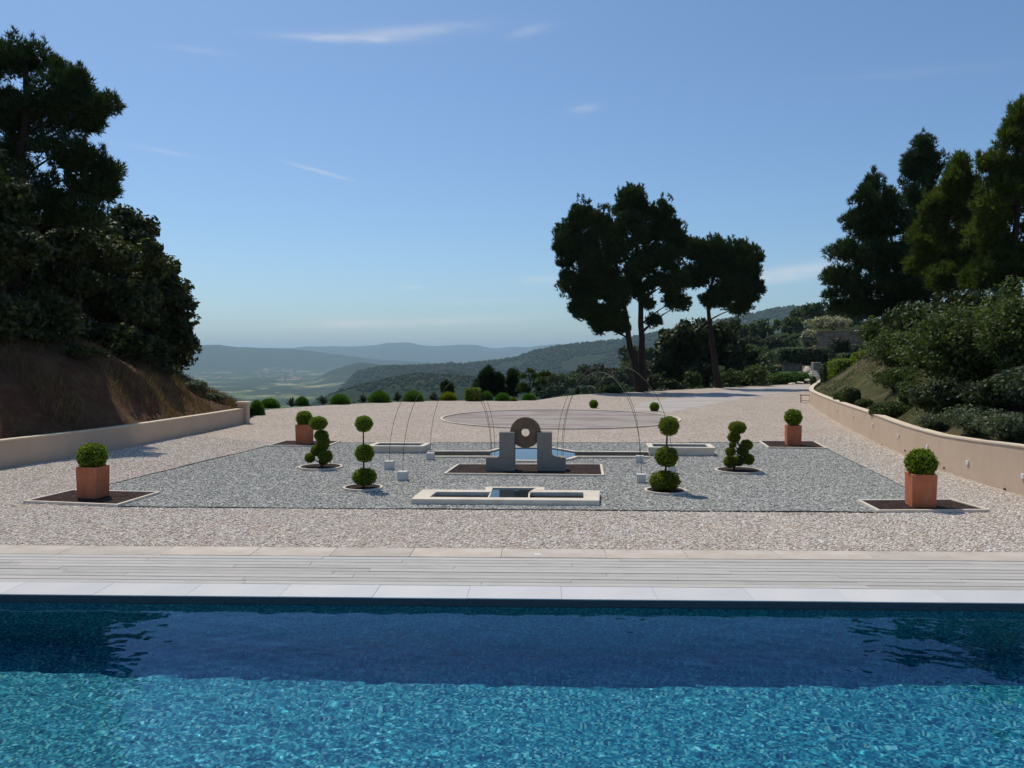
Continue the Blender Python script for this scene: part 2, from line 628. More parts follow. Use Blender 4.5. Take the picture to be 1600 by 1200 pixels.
# ------------------------------------------------------------------ the lie of the land
EDGE_PX = [(330, 668), (385, 655), (408, 641), (480, 635), (530, 632), (592, 629), (645, 627), (700, 626), (800, 626.5), (840, 625),
           (870, 620.5), (905, 616.5), (945, 615), (1000, 612), (1060, 609), (1120, 606), (1180, 603), (1240, 600.5), (1285, 599)]
EDGE = [gp(*p) for p in EDGE_PX]
EDGE_AZ = [math.atan2(p.x, p.y) for p in EDGE]
EDGE_R = [math.hypot(p.x, p.y) for p in EDGE]
LWALL = [(-13.5, 12.0), (-13.2, 16.5), (-12.85, 20.8), (-11.95, 22.8), (-11.7, 25.7), (-11.25, 29.8), (-10.95, 33.7)]
RWALL = [(10.2, 9.0), (10.28, 13.0), (10.35, 16.7), (10.38, 18.2), (10.5, 20.4), (11.15, 23.6), (12.2, 28.6), (14.2, 37.0), (17.0, 47.4), (20.0, 55.5), (27.6, 74.0)]


def lw_x(y):
    return np.interp(y, [p[1] for p in LWALL] + [60], [p[0] for p in LWALL] + [-15.0])


def rw_x(y):
    return np.interp(y, [p[1] for p in RWALL] + [90, 140], [p[0] for p in RWALL] + [32, 47])


def bank_left(x, y):
    u = lw_x(y) - 0.25 - x
    z = np.interp(u, [-1, 0, .6, 1.6, 3.0, 4.6, 7, 10, 14, 40], [-.4, .42, .62, 1.05, 1.85, 2.75, 3.65, 4.15, 4.5, 6.5])
    cut = np.interp(u, [-1, 0, .5, 1.4, 2.6, 4.6, 7, 10, 14, 40], [-.4, .42, .8, 1.85, 2.9, 3.5, 3.9, 4.2, 4.5, 6.5])
    near = np.clip((34 - np.asarray(y)) / 5, 0, 1)
    z = z * (1 - near) + cut * near
    fall = np.clip((np.asarray(y) - 37) / 16, 0, 1)
    z = z * (1 - fall) - 5 * fall ** 1.5
    n = .22 * fbm(np.asarray(x) * .45, np.asarray(y) * .45, 3) * np.clip(u / 2.5, 0, 1)
    return z + n


def bank_right(x, y):
    u = np.asarray(x) - rw_x(y) - 0.25
    z = np.interp(u, [-1, 0, .8, 1.8, 4, 8, 15, 40, 90], [-.3, .55, 1.0, 1.65, 3.2, 4.9, 6.8, 10, 16])
    damp = np.interp(y, [0, 48, 60, 75, 140], [1, 1, .75, .6, .9])
    z = z * damp
    n = .22 * fbm(np.asarray(x) * .4, np.asarray(y) * .4, 8) * np.clip(u / 2.5, 0, 1)
    return z + n


def ground(x, y):
    z = 0.0
    if x < lw_x(y) - .25:
        z = max(z, float(bank_left(x, y)))
    if x > rw_x(y) + .25:
        z = max(z, float(bank_right(x, y)))
    return z


def hit(px, py, near=14.0, far=140.0):
    """where the line of sight to a spot on a bank meets the ground"""
    r = ray(px, py)
    D = near
    while D < far:
        p = Vector((0, 0, CAM_H)) + r * (D / r.y)
        if p.z <= ground(p.x, p.y):
            return Vector((p.x, p.y, ground(p.x, p.y)))
        D += .1
    p = Vector((0, 0, CAM_H)) + r * (far / r.y)
    return p


# far country: ridges given by their crest line (bearing -> height) and distance
def crest(pts, R):
    az = [math.atan2(p[0] - CX, F_PX) for p in pts]
    z = [CAM_H + (HOR - p[1]) / math.hypot(F_PX, p[0] - CX) * R for p in pts]
    return az, z


VALLEY = -230.0
RIDGES = [  # distance, near half-width, far half-width, crest line in the picture
    (20000, 2600, 3000, [(-600, 540), (100, 546), (220, 547), (380, 546), (462, 543), (475, 541.5), (560, 540.5), (590, 538.5), (604, 535.5), (640, 535), (652, 538), (668, 540.5), (690, 540), (718, 537.5), (745, 539), (765, 543), (785, 543), (800, 542), (825, 542.5), (850, 539), (872, 537), (900, 539), (960, 545), (1200, 545), (2400, 540)]),
    (12500, 1500, 2000, [(-600, 536), (150, 541), (290, 541), (310, 539), (345, 538.5), (352, 540.5), (372, 543), (420, 543.5), (470, 546.5), (520, 553), (600, 562), (700, 568), (900, 570), (2400, 570)]),
    (7000, 700, 800, [(-600, 600), (480, 600), (520, 577), (545, 570), (562, 567), (585, 569.5), (620, 573), (700, 580), (2400, 590)]),
    (4200, 1150, 1500, [(-600, 640), (500, 640), (560, 580), (600, 572), (640, 571), (675, 570), (705, 566), (735, 567), (777, 564), (810, 558.5), (835, 550), (860, 544.5), (885, 539), (925, 533.5), (960, 530), (1020, 522), (1080, 512), (1150, 497), (1200, 487), (1240, 481), (1275, 487), (1340, 500), (1600, 500), (2400, 500)]),
    (1900, 500, 700, [(-600, 660), (430, 660), (505, 622), (560, 604), (610, 592), (650, 586), (690, 587), (740, 591), (800, 594), (860, 590), (930, 582), (1000, 572), (1200, 540), (1600, 520), (2400, 520)]),
    (290, 95, 160, [(-600, 760), (720, 690), (800, 650), (850, 622), (900, 608), (960, 596), (1010, 580), (1080, 560), (1160, 533), (1270, 508), (1400, 500), (2400, 490)]),
]
RID = [(R, wn, wf) + crest(pts, R) for (R, wn, wf, pts) in RIDGES]


def country(az, r):
    re = np.interp(az, EDGE_AZ, EDGE_R)
    d = np.maximum(r - re - .4, 0)
    hs = -.06 - .19 * d
    base = np.maximum(hs, VALLEY + 3 * np.sin(r / 900.0))
    z = base.copy()
    x, y = r * np.sin(az), r * np.cos(az)
    for (R, wn, wf, ca, cz) in RID:
        c = np.interp(az, ca, cz)
        w = np.where(r < R, wn, wf)
        wob = 1 + .10 * fbm(x / (R * .09), y / (R * .09), 5)
        g = np.exp(-np.abs((r - R) / (w * wob)) ** 1.7)
        z = np.maximum(z, base + (c - base) * g)
    rough = np.clip((r - 400) / 3000, 0, 1)
    z = z + rough * 9 * fbm(x / 420, y / 420, 21, 4) * np.clip((z - VALLEY) / 60, .1, 1)
    return np.where(d <= 0, np.minimum(z, -.06), z)


def build_country():
    na, nr = 600, 280
    az = np.radians(np.linspace(-54, 54, na))
    r = np.geomspace(24, 34000, nr)
    A, R = np.meshgrid(az, r)
    Z = country(A, R)
    V = np.stack([R * np.sin(A), R * np.cos(A), Z], -1).reshape(-1, 3)
    me = mesh_np('terrain', V, grid_faces(nr, na)[:, ::-1], True)
    b = MB('far_country')
    big = b.noise(.0011, 6, .6)
    fields = b.voro(.0075, vec=b.map((1, .6, 1)))
    sp = b.N.new('ShaderNodeSeparateColor')
    b.L(fields.outputs['Color'], sp.inputs[0])
    fcol = b.ramp(sp.outputs[0], [(0, (.035, .06, .022)), (.30, (.06, .10, .03)), (.5, (.13, .18, .05)), (.7, (.26, .25, .11)), (.86, (.45, .37, .22)), (1, (.12, .17, .06))], 'CONSTANT')
    trees = b.noise(.03, 5, .75)
    wood = b.ramp(trees, [(.3, (.008, .018, .008)), (.5, (.024, .042, .015)), (.7, (.055, .080, .026))])
    mask = b.noise(.0024, 5, .62)
    col = b.mix(b.ramp(mask, [(.47, (0, 0, 0)), (.54, (.85, .85, .85))]), wood, b.mix(b.ramp(b.noise(.012, 4, .7), [(.5, (0, 0, 0)), (.58, (1, 1, 1))]), fcol, wood))
    sepz = b.N.new('ShaderNodeSeparateXYZ')
    b.L(b.vec, sepz.inputs[0])
    up = b.N.new('ShaderNodeMapRange')
    up.inputs[1].default_value = VALLEY + 8
    up.inputs[2].default_value = VALLEY + 60
    b.L(sepz.outputs[2], up.inputs[0])
    clear = b.noise(.0035, 4, .6, b.map((1.3, .6, 1)))
    hill = b.mix(b.ramp(clear, [(.63, (0, 0, 0)), (.69, (.7, .7, .7))]), b.mix(1.0, wood, (.75, .75, .75), 'MULTIPLY'), (.085, .115, .040))
    col = b.mix(up.outputs[0], col, hill)
    m = b.done(col, b.bump(trees, 1, 6), .95, .05)
    link('terrain', me, m, kind='structure')


build_country()

# ------------------------------------------------------------------ terrace sheets
T17 = -math.radians(1.7)


def strip_y(y0, x):
    return y0 - .0297 * x


POOL_FAR, COP_BACK, DECK_BACK, STRIP_BACK = 9.67, 10.2, 11.62, 12.15


FIELD = [gp(*p) for p in ((185, 792.5), (1373, 801.5), (1460, 784.5), (1271, 692), (441, 692), (120, 770))]


def build_terrace():
    pts = [(-26, strip_y(STRIP_BACK, -26)), (40, strip_y(STRIP_BACK, 40)), (40, 60), (31, 77)]
    pts += [(p.x, p.y) for p in reversed(EDGE)] + [(-26, 34)]
    link('gravel_terrace', sheet_mesh('gravel_terrace', pts, 0.0), M['pink'], kind='structure')
    link('house_terrace', sheet_mesh('house_terrace', [(-40, -40), (40, -40), (40, 2.2 - 1.2), (-40, 2.2 + 1.2)], 0.0), M['slab'], kind='structure')
    # grey gravel field
    c = FIELD
    link('grey_gravel_field', sheet_mesh('grey_gravel_field', [(p.x, p.y) for p in c], .006), M['grey'], kind='structure')
    e = thing('gravel_edging', (0, 0, 0), 'thin dark metal edging strip round the grey gravel field', 'edging')
    for i in (0, 2, 3, 4):
        a, b_ = c[i], c[(i + 1) % 6]
        n = 14
        d = (b_ - a).normalized()
        s = Vector((-d.y, d.x, 0)) * .007
        P = []
        for k in range(n + 1):
            q = a.lerp(b_, k / n) + Vector((random.uniform(-.02, .02), random.uniform(-.02, .02), 0)) * (0 < k < n)
            P.append(q)
        V, Fc = [], []
        for q in P:
            zt = .022 + random.uniform(-.006, .010)
            V += [q - s, q + s, q + s + Vector((0, 0, zt)), q - s + Vector((0, 0, zt))]
        for k in range(n):
            o = 4 * k
            for j in range(4):
                Fc.append((o + j, o + (j + 1) % 4, o + 4 + (j + 1) % 4, o + 4 + j))
        link('edging_strip', mesh_np('edging_strip', [tuple(v) for v in V], Fc), M['steel'], e)
    # asphalt disc with a pale kerb ring, and the drive that leaves it
    cc, R = Vector((2.1, 36.4)), 5.15
    n = 72
    ring_o = [(cc.x + (R + .09) * math.cos(t), cc.y + (R + .09) * math.sin(t)) for t in np.linspace(0, 2 * math.pi, n, endpoint=False)]
    ring_i = [(cc.x + R * math.cos(t), cc.y + R * math.sin(t)) for t in np.linspace(0, 2 * math.pi, n, endpoint=False)]
    link('asphalt_circle', sheet_mesh('asphalt_circle', ring_i, .010), M['asphalt'], kind='structure')
    bm = bmesh.new()
    lo = [[bm.verts.new((p[0], p[1], z)) for p in ring] for ring, z in ((ring_o, .0), (ring_o, .05), (ring_i, .05), (ring_i, .0))]
    for a, b_ in ((0, 1), (1, 2), (2, 3)):
        for i in range(n):
            j = (i + 1) % n
            bm.faces.new((lo[a][i], lo[a][j], lo[b_][j], lo[b_][i]))
    link('kerb_ring', bm_mesh('kerb_ring', bm), M['stone'], label='pale stone kerb ring round the asphalt circle', cat='kerb')
    dr = [(985, 641), (1048, 645), (1090, 636), (1150, 625), (1210, 616), (1262, 607.5), (1272, 602), (1240, 602.2), (1180, 606), (1110, 613), (1050, 622), (1000, 631)]
    drive = []
    for i in range(len(dr)):
        a, b_ = dr[i], dr[(i + 1) % len(dr)]
        for k in range(8):
            f = k / 8
            q = gp(a[0] + (b_[0] - a[0]) * f, a[1] + (b_[1] - a[1]) * f)
            drive.append((q.x + random.uniform(-.12, .12), q.y + random.uniform(-.35, .35)))
    link('driveway', sheet_mesh('driveway', drive, .004), M['drive'], kind='structure')
    gut = [gp(*p) for p in ((1178, 608.2), (1245, 609.3), (1246, 610.6), (1178, 609.4))]
    link('drainage_channel', prism_mesh('drainage_channel', [(p.x, p.y) for p in gut], .0, .03), M['stone'],
         label='pale concrete drainage channel across the driveway', cat='channel')


build_terrace()


def stones(name, pts, z, dens, size, mat, seed):
    """loose stones lying on the gravel: instances spread by geometry nodes"""
    me = sheet_mesh(name, pts, z)
    o = link(name, me, None, kind='stuff', label=None)
    ng = bpy.data.node_groups.new(name, 'GeometryNodeTree')
    ng.interface.new_socket('Geometry', in_out='INPUT', socket_type='NodeSocketGeometry')
    ng.interface.new_socket('Geometry', in_out='OUTPUT', socket_type='NodeSocketGeometry')
    N, L = ng.nodes, ng.links.new
    gi, go = N.new('NodeGroupInput'), N.new('NodeGroupOutput')
    dp = N.new('GeometryNodeDistributePointsOnFaces')
    dp.inputs['Density'].default_value = dens
    dp.inputs['Seed'].default_value = seed
    ico = N.new('GeometryNodeMeshIcoSphere')
    ico.inputs['Radius'].default_value = size
    ico.inputs['Subdivisions'].default_value = 1
    sm = N.new('GeometryNodeSetMaterial')
    sm.inputs['Material'].default_value = mat
    ins = N.new('GeometryNodeInstanceOnPoints')
    rr = N.new('FunctionNodeRandomValue')
    rr.data_type = 'FLOAT_VECTOR'
    rr.inputs[0].default_value = (-.35, -.35, 0)
    rr.inputs[1].default_value = (.35, .35, 6.28)
    rs = N.new('FunctionNodeRandomValue')
    rs.data_type = 'FLOAT_VECTOR'
    rs.inputs[0].default_value = (.55, .45, .28)
    rs.inputs[1].default_value = (1.45, 1.0, .75)
    L(gi.outputs[0], dp.inputs[0])
    L(dp.outputs[0], ins.inputs['Points'])
    L(ico.outputs[0], sm.inputs[0])
    L(sm.outputs[0], ins.inputs['Instance'])
    L(rr.outputs[0], ins.inputs['Rotation'])
    L(rs.outputs[0], ins.inputs['Scale'])
    L(ins.outputs[0], go.inputs[0])
    md = o.modifiers.new('stones', 'NODES')
    md.node_group = ng
    return o


def stone_mat(name, stops):
    b = MB(name)
    oi = b.N.new('ShaderNodeObjectInfo')
    return b.done(b.ramp(oi.outputs['Random'], stops), None, .9, .15)


def lift(st, k):
    return [(p, tuple(min(.86, v * k) for v in c)) for p, c in st]


M['pinkstones'] = stone_mat('pink_pebbles', lift(PINK, 1.17))
M['greystones'] = stone_mat('grey_pebbles', lift(GREY, 1.15))
_fl, _fr = FIELD[0], FIELD[1]
stones('loose_pink_gravel', [(-9.5, strip_y(STRIP_BACK + .02, -9.5)), (10.2, strip_y(STRIP_BACK + .02, 10.2)), (10.2, 15.15), (_fr.x, _fr.y - .03), (_fl.x, _fl.y - .03), (-12.5, 15.5)], .001, 620, .022, M['pinkstones'], 3)
stones('loose_grey_gravel', [(p.x, p.y) for p in FIELD], .007, 430, .021, M['greystones'], 5)
_a, _b = FIELD[5], FIELD[4]
stones('loose_side_gravel', [(-12.6, 15.6), (_fl.x, _fl.y), (_a.x - .05, _a.y), (_b.x - .05, _b.y), (-11.3, 29.0), (-12.6, 21)], .001, 430, .022, M['pinkstones'], 8)
_a, _b = FIELD[2], FIELD[3]
stones('loose_gravel_by_wall', [(_fr.x, _fr.y), (10.25, 15.2), (10.3, 20), (11.0, 23.6), (12.0, 28.6), (_b.x + .05, 28.6), (_b.x + .05, _b.y), (_a.x + .05, _a.y)], .001, 430, .022, M['pinkstones'], 9)


# ------------------------------------------------------------------ pool, coping, deck
def build_pool():
    X0, X1, Y0, D = -8.7, 8.7, 2.2, 1.72
    # basin: floor and four walls, one open box
    bm = bmesh.new()
    y1 = POOL_FAR + .02
    v = [bm.verts.new(p) for p in ((X0, Y0, -D), (X1, Y0, -D), (X1, y1, -D), (X0, y1, -D), (X0, Y0, -.075), (X1, Y0, -.075), (X1, y1, -.075), (X0, y1, -.075))]
    for f in ((0, 1, 2, 3), (0, 4, 5, 1), (1, 5, 6, 2), (2, 6, 7, 3), (3, 7, 4, 0)):
        bm.faces.new([v[i] for i in f])
    me = bpy.data.meshes.new('pool_basin')
    bm.to_mesh(me)
    bm.free()
    basin = link('pool_basin', me, M['mosaic'], rz=T17, kind='structure')
    basin.cycles.is_caustics_receiver = True
    # rippled water
    xs = np.linspace(-8.6, 8.6, 660)
    ys = np.linspace(Y0 + .01, y1 - .004, 300)
    X, Y = np.meshgrid(xs, ys)
    Z = np.zeros_like(X)
    rng = np.random.default_rng(4)
    for k in range(130):
        wl = 10 ** rng.uniform(-1.06, -.02)
        a = rng.normal(math.pi * .42, .75)
        amp = .00039 * wl ** .80
        ph = rng.uniform(0, 6.28)
        warp = .35 * np.sin(X * rng.uniform(.3, 1.1) + rng.uniform(0, 6)) + .35 * np.sin(Y * rng.uniform(.4, 1.3) + rng.uniform(0, 6))
        Z += amp * np.sin((X * math.cos(a) + Y * math.sin(a)) * 2 * math.pi / wl + ph + warp * 2)
    gust = .75 + .35 * fbm(X * .35, Y * .5, 9, 3)
    Z *= gust
    V = np.stack([X, Y, Z - .10], -1).reshape(-1, 3)
    w = link('pool_water', mesh_np('pool_water', V, grid_faces(300, 660), True), M['water'], rz=T17, kind='structure')
    w.cycles.is_caustics_caster = True
    # coping slabs
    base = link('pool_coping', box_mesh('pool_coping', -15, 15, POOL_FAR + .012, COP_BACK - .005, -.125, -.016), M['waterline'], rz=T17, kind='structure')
    sl = {}
    x = -14.6 + .28
    i = 0
    while x < 14:
        L_ = 1.125
        me = sl.get('m')
        if me is None:
            me = box_mesh('coping_slab', 0, L_ - .0025, POOL_FAR, COP_BACK - .008, -.014, 0.0, bevel=.003)
            sl['m'] = me
        link('coping_slab', me, M['coping'], base, (x, 0, random.uniform(-.0012, .0012)))
        x += L_
    # timber deck
    sub = link('timber_deck', box_mesh('timber_deck', -15, 15, COP_BACK, DECK_BACK, -.09, -.045), M['steel'], rz=T17, kind='structure')
    rows = 9
    w_ = (DECK_BACK - COP_BACK) / rows
    for r in range(rows):
        x = -12.5 - random.uniform(0, 3.5)
        while x < 12.5:
            L_ = random.choice((3.6, 4.2, 4.8, 3.0))
            y0 = COP_BACK + r * w_
            dy = random.uniform(-.002, .002)
            link('plank', box_mesh('plank', 0, L_ - .003, .005, w_ - .010, -.03, 0, bevel=.004), M['wood'], sub,
                 (x, y0 + dy, random.uniform(-.003, .002)))
            x += L_
    # sandstone strip behind the deck
    st = link('stone_border', box_mesh('stone_border', -15, 15, DECK_BACK + .003, STRIP_BACK - .003, -.09, -.02), M['slab'], rz=T17, kind='structure')
    x = -14.3
    while x < 14:
        L_ = random.choice((1.15, 1.3, 1.5))
        link('paving_slab', box_mesh('paving_slab', 0, L_ - .005, DECK_BACK + .004, STRIP_BACK - random.uniform(0, .015), -.05, .004, bevel=.004), M['slab'], st,
             (x, 0, random.uniform(-.003, .003)))
        x += L_
    p = gp(840, 866, .006)
    link('drain_cover', box_mesh('drain_cover', -.05, .05, -.05, .05, -.01, .006, bevel=.003), M['white'], loc=(p.x, p.y, .004), rz=T17,
         label='small white drain cover set in the stone border', cat='drain cover')


build_pool()


# ------------------------------------------------------------------ foliage generators
def rand_unit(n, rng):
    v = rng.normal(size=(n, 3))
    return v / (np.linalg.norm(v, axis=1)[:, None] + 1e-9)


def leaves(centres, radii, n_each, size, rng, up=.25, out=.7, aspect=1.7, shell=.55):
    """small pointed leaf faces (quads) spread through the clumps"""
    centres = np.asarray(centres, float)
    radii = np.asarray(radii, float)
    if radii.ndim == 1:
        radii = np.repeat(radii[:, None], 3, 1)
    k = len(centres)
    idx = np.repeat(np.arange(k), n_each)
    n = len(idx)
    d = rand_unit(n, rng)
    rad = (shell + (1 - shell) * rng.random(n) ** .6)
    P = centres[idx] + d * radii[idx] * rad[:, None]
    nrm = d * out + rand_unit(n, rng) * .75 + np.array([0, 0, up])
    nrm /= np.linalg.norm(nrm, axis=1)[:, None]
    t = np.cross(nrm, rand_unit(n, rng))
    t /= np.linalg.norm(t, axis=1)[:, None] + 1e-9
    b = np.cross(nrm, t)
    s = size * rng.uniform(.6, 1.35, n)[:, None]
    V = np.stack([P - t * s * aspect * .5, P + b * s * .5, P + t * s * aspect * .5, P - b * s * .5], 1).reshape(-1, 3)
    F = np.arange(4 * n).reshape(n, 4)
    return V, F


def needles(centres, radii, n_each, length, width, rng, per=5, up=.55, out=.6, shell=.35):
    """tufts of needles: bundles of narrow blades pointing outwards and up; each tuft is 'per' triangles"""
    centres = np.asarray(centres, float)
    radii = np.asarray(radii, float)
    if radii.ndim == 1:
        radii = np.repeat(radii[:, None], 3, 1)
    k = len(centres)
    idx = np.repeat(np.arange(k), n_each)
    n = len(idx)
    d = rand_unit(n, rng)
    rad = shell + (1 - shell) * rng.random(n) ** .6
    P = centres[idx] + d * radii[idx] * rad[:, None]
    ax = d * out + np.array([0, 0, up]) + rand_unit(n, rng) * .35
    ax /= np.linalg.norm(ax, axis=1)[:, None]
    P = np.repeat(P, per, 0)
    dr = np.repeat(ax, per, 0) + rand_unit(n * per, rng) * .62
    dr /= np.linalg.norm(dr, axis=1)[:, None]
    sd = np.cross(dr, rand_unit(n * per, rng))
    sd /= np.linalg.norm(sd, axis=1)[:, None] + 1e-9
    L_ = length * rng.uniform(.65, 1.3, n * per)[:, None]
    V = np.stack([P - sd * width * .5, P + sd * width * .5, P + dr * L_], 1).reshape(-1, 3)
    F = np.arange(3 * n * per).reshape(-1, 3)
    return V, F


def subclumps(lobes, rc, rng, dens=1.0, flat=.8):
    """break big lobes (x,y,z,rx,ry,rz) into small clumps near their surface"""
    C, R = [], []
    for (x, y, z, rx, ry, rz) in lobes:
        m = max(3, int(dens * 3.2 * (rx * rz + rx * ry + ry * rz) / 3 / rc ** 2))
        d = rand_unit(m, rng)
        q = (.40 + .60 * rng.random(m) ** .5)[:, None]
        q[rng.random(m) < .18] *= 1.22
        C.append(np.array([x, y, z]) + d * q * np.array([max(rx - rc * .7, .1), max(ry - rc * .7, .1), max(rz - rc * .6, .1)]))
        s = rc * rng.uniform(.6, 1.3, m)
        R.append(np.stack([s, s, s * flat], 1))
    return np.concatenate(C), np.concatenate(R)


def limbs_to(trunk, targets, rng, r0=.09, seg=6):
    parts = []
    T = np.asarray(trunk, float)
    for tgt in targets:
        tgt = np.asarray(tgt, float)
        zz = tgt[2] - np.linalg.norm(tgt[:2] - T[-1, :2]) * .55
        k = int(np.clip(np.searchsorted(T[:, 2], zz), 1, len(T) - 1))
        f = np.clip((zz - T[k - 1, 2]) / (T[k, 2] - T[k - 1, 2] + 1e-6), 0, 1)
        s = T[k - 1] * (1 - f) + T[k] * f
        m = (s + tgt) / 2 + np.array([0, 0, .12 * np.linalg.norm(tgt - s)]) + rng.normal(0, .08, 3)
        t = np.linspace(0, 1, 7)[:, None]
        P = s * (1 - t) ** 2 + 2 * m * t * (1 - t) + tgt * t ** 2
        parts.append(tube_np(P, np.linspace(r0, r0 * .25, 7), seg))
    return parts


def local_lobes(lobes_px, D, base, rng, depth=.85, jitter=.5):
    """crown lobes sized from the picture, set at the tree's own distance with depth of their own"""
    out = []
    for lb in lobes_px:
        px, py, rx, ry = (lb[0], lb[1], lb[2], lb[3] if len(lb) > 3 else lb[2])
        dD = rng.uniform(-jitter, jitter) * rx / ppm(D) if jitter else 0
        p = at(px, py, D + dD * 1.2) - base
        m = D / F_PX
        out.append((p.x, p.y, p.z, rx * m, (rx + ry) / 2 * m * depth, ry * m))
    return out


TRI = [0]


def tree(name, label, cat, base, D, trunk_px, lobes_px, kind, mat, bark, rc, n_each, size, r_trunk, seed, group=None, depth=.9, dens=1.0, width=.06, limbs=True, jitter=.5, back=True, use_fill=True):
    """trunk follows its own curve, crown of many small clumps, limbs that carry them"""
    rng = np.random.default_rng(seed)
    t = thing(name, base, label, cat, group)
    T = [np.array(at(px, py, D) - base) for px, py in trunk_px]
    T[0] = np.array([T[0][0], 0, -.4])
    T = np.array(T)
    # resample
    s = np.linspace(0, len(T) - 1, 14)
    Ts = np.stack([np.interp(s, np.arange(len(T)), T[:, i]) for i in range(3)], 1)
    Ts[1:-1] += rng.normal(0, .03, (12, 3)) * np.array([1, 1, 0])
    parts = [tube_np(Ts, np.linspace(r_trunk, r_trunk * .3, 14) * (1 + .35 * np.exp(-np.linspace(0, 8, 14))), 10)]
    lobes = local_lobes(lobes_px, D, Vector(base), rng, depth, jitter)
    fill = []
    for i, a in enumerate(lobes):
        ds = sorted((math.dist(a[:3], b_[:3]), j) for j, b_ in enumerate(lobes) if j != i)[:2]
        for dd, j in ds:
            b_ = lobes[j]
            if i < j and dd < 1.9 * (a[3] + b_[3]):
                f = rng.uniform(.4, .6)
                fill.append(tuple(a[q] * f + b_[q] * (1 - f) for q in range(3)) + tuple(min(a[q], b_[q]) * .62 for q in (3, 4, 5)))
    n_main = len(lobes)
    lobes = lobes + (fill if use_fill else [])
    if back:   # the far half of the crown
        lobes = lobes + [(x + rng.normal(0, .2) * rx, y + (1.0 if rng.random() < .6 else -.8) * ry * .9, z - .1 * rz, rx * .8, ry * .8, rz * .8) for (x, y, z, rx, ry, rz) in lobes[::2]]
    if limbs:
        parts += limbs_to(Ts, [l[:3] for l in lobes[:n_main]], rng, r_trunk * .26)
    V, F_ = join_np(parts)
    link('trunk', mesh_np('trunk', V, F_, True), bark, t)
    C, R = subclumps(lobes, rc, rng, dens)
    if kind == 'pine':   # upright leading shoots feather the outline
        C2, R2 = [], []
        for (x, y, z, rx, ry, rz) in lobes:
            for q in range(max(3, int(5 * rx / rc * .5))):
                a, f = rng.uniform(0, 6.28), rng.uniform(.1, 1.0)
                C2.append((x + math.cos(a) * f * rx, y + math.sin(a) * f * ry, z + rz * (math.sqrt(max(0, 1 - f * f)) * .98 + rng.uniform(-.1, .12))))
                R2.append((rc * .22, rc * .22, rc * rng.uniform(.5, .9)))
        V1, F1 = needles(C, R, n_each, size, width, rng)
        V2, F2 = needles(np.array(C2), np.array(R2), max(10, n_each // 4), size * .8, width * .8, rng, up=1.1, out=.35)
        V, F_ = join_np([(V1, F1), (V2, F2)])
        TRI[0] += len(F_)
    else:
        V, F_ = leaves(C, R, n_each, size, rng)
        TRI[0] += 2 * len(F_)
    link('crown', mesh_np('crown', V, F_), mat, t)
    return t


def bush(name, label, cat, base, w, h, mat, seed, kind='leaf', size=.07, n=900, group=None, lobed=5, depth=None, flat_top=False, core=True):
    """shrub: foliage mesh over a few stems"""
    rng = np.random.default_rng(seed)
    t = thing(name, base, label, cat, group)
    d = depth or w
    stems = []
    for k in range(4):
        a = rng.uniform(0, 6.28)
        q = np.array([math.cos(a) * w * .22, math.sin(a) * d * .22, h * .55])
        tt = np.linspace(0, 1, 5)[:, None]
        stems.append(tube_np(q * tt + np.array([0, 0, -.15]), np.linspace(.03, .012, 5) * max(.6, min(w, 2.5)), 5))
    V, F_ = join_np(stems)
    link('stem', mesh_np('stem', V, F_, True), M['oakbark'], t)
    C, R = [], []
    for k in range(lobed):
        a = rng.uniform(0, 6.28)
        q = rng.random() ** .5 * .55
        rr = rng.uniform(.32, .5)
        C.append((math.cos(a) * w * .5 * q, math.sin(a) * d * .5 * q, h * rng.uniform(.38, .62)))
        R.append((w * rr, d * rr, h * min(rr, .4)))
    C.append((0, 0, h * .5))
    R.append((w * .42, d * .42, h * .48))
    C, R = np.array(C), np.array(R)
    rc = max(.12, min(w, h) * .16)
    C2, R2 = subclumps([tuple(c) + tuple(r) for c, r in zip(C, R)], rc, rng, 1.0)
    C2[:, 2] = np.maximum(C2[:, 2], .08 * h)
    each = max(4, int(n / len(C2)))
    if kind == 'leaf':
        V, F_ = leaves(C2, R2, each, size, rng, aspect=1.9)
        TRI[0] += 2 * len(F_)
    else:
        V, F_ = needles(C2, R2, each, size * 2.2, size * .4, rng, per=4)
        TRI[0] += len(F_)
    V[:, 2] = np.maximum(V[:, 2], .01)
    link('foliage', mesh_np('foliage', V, F_), mat, t)
    return t


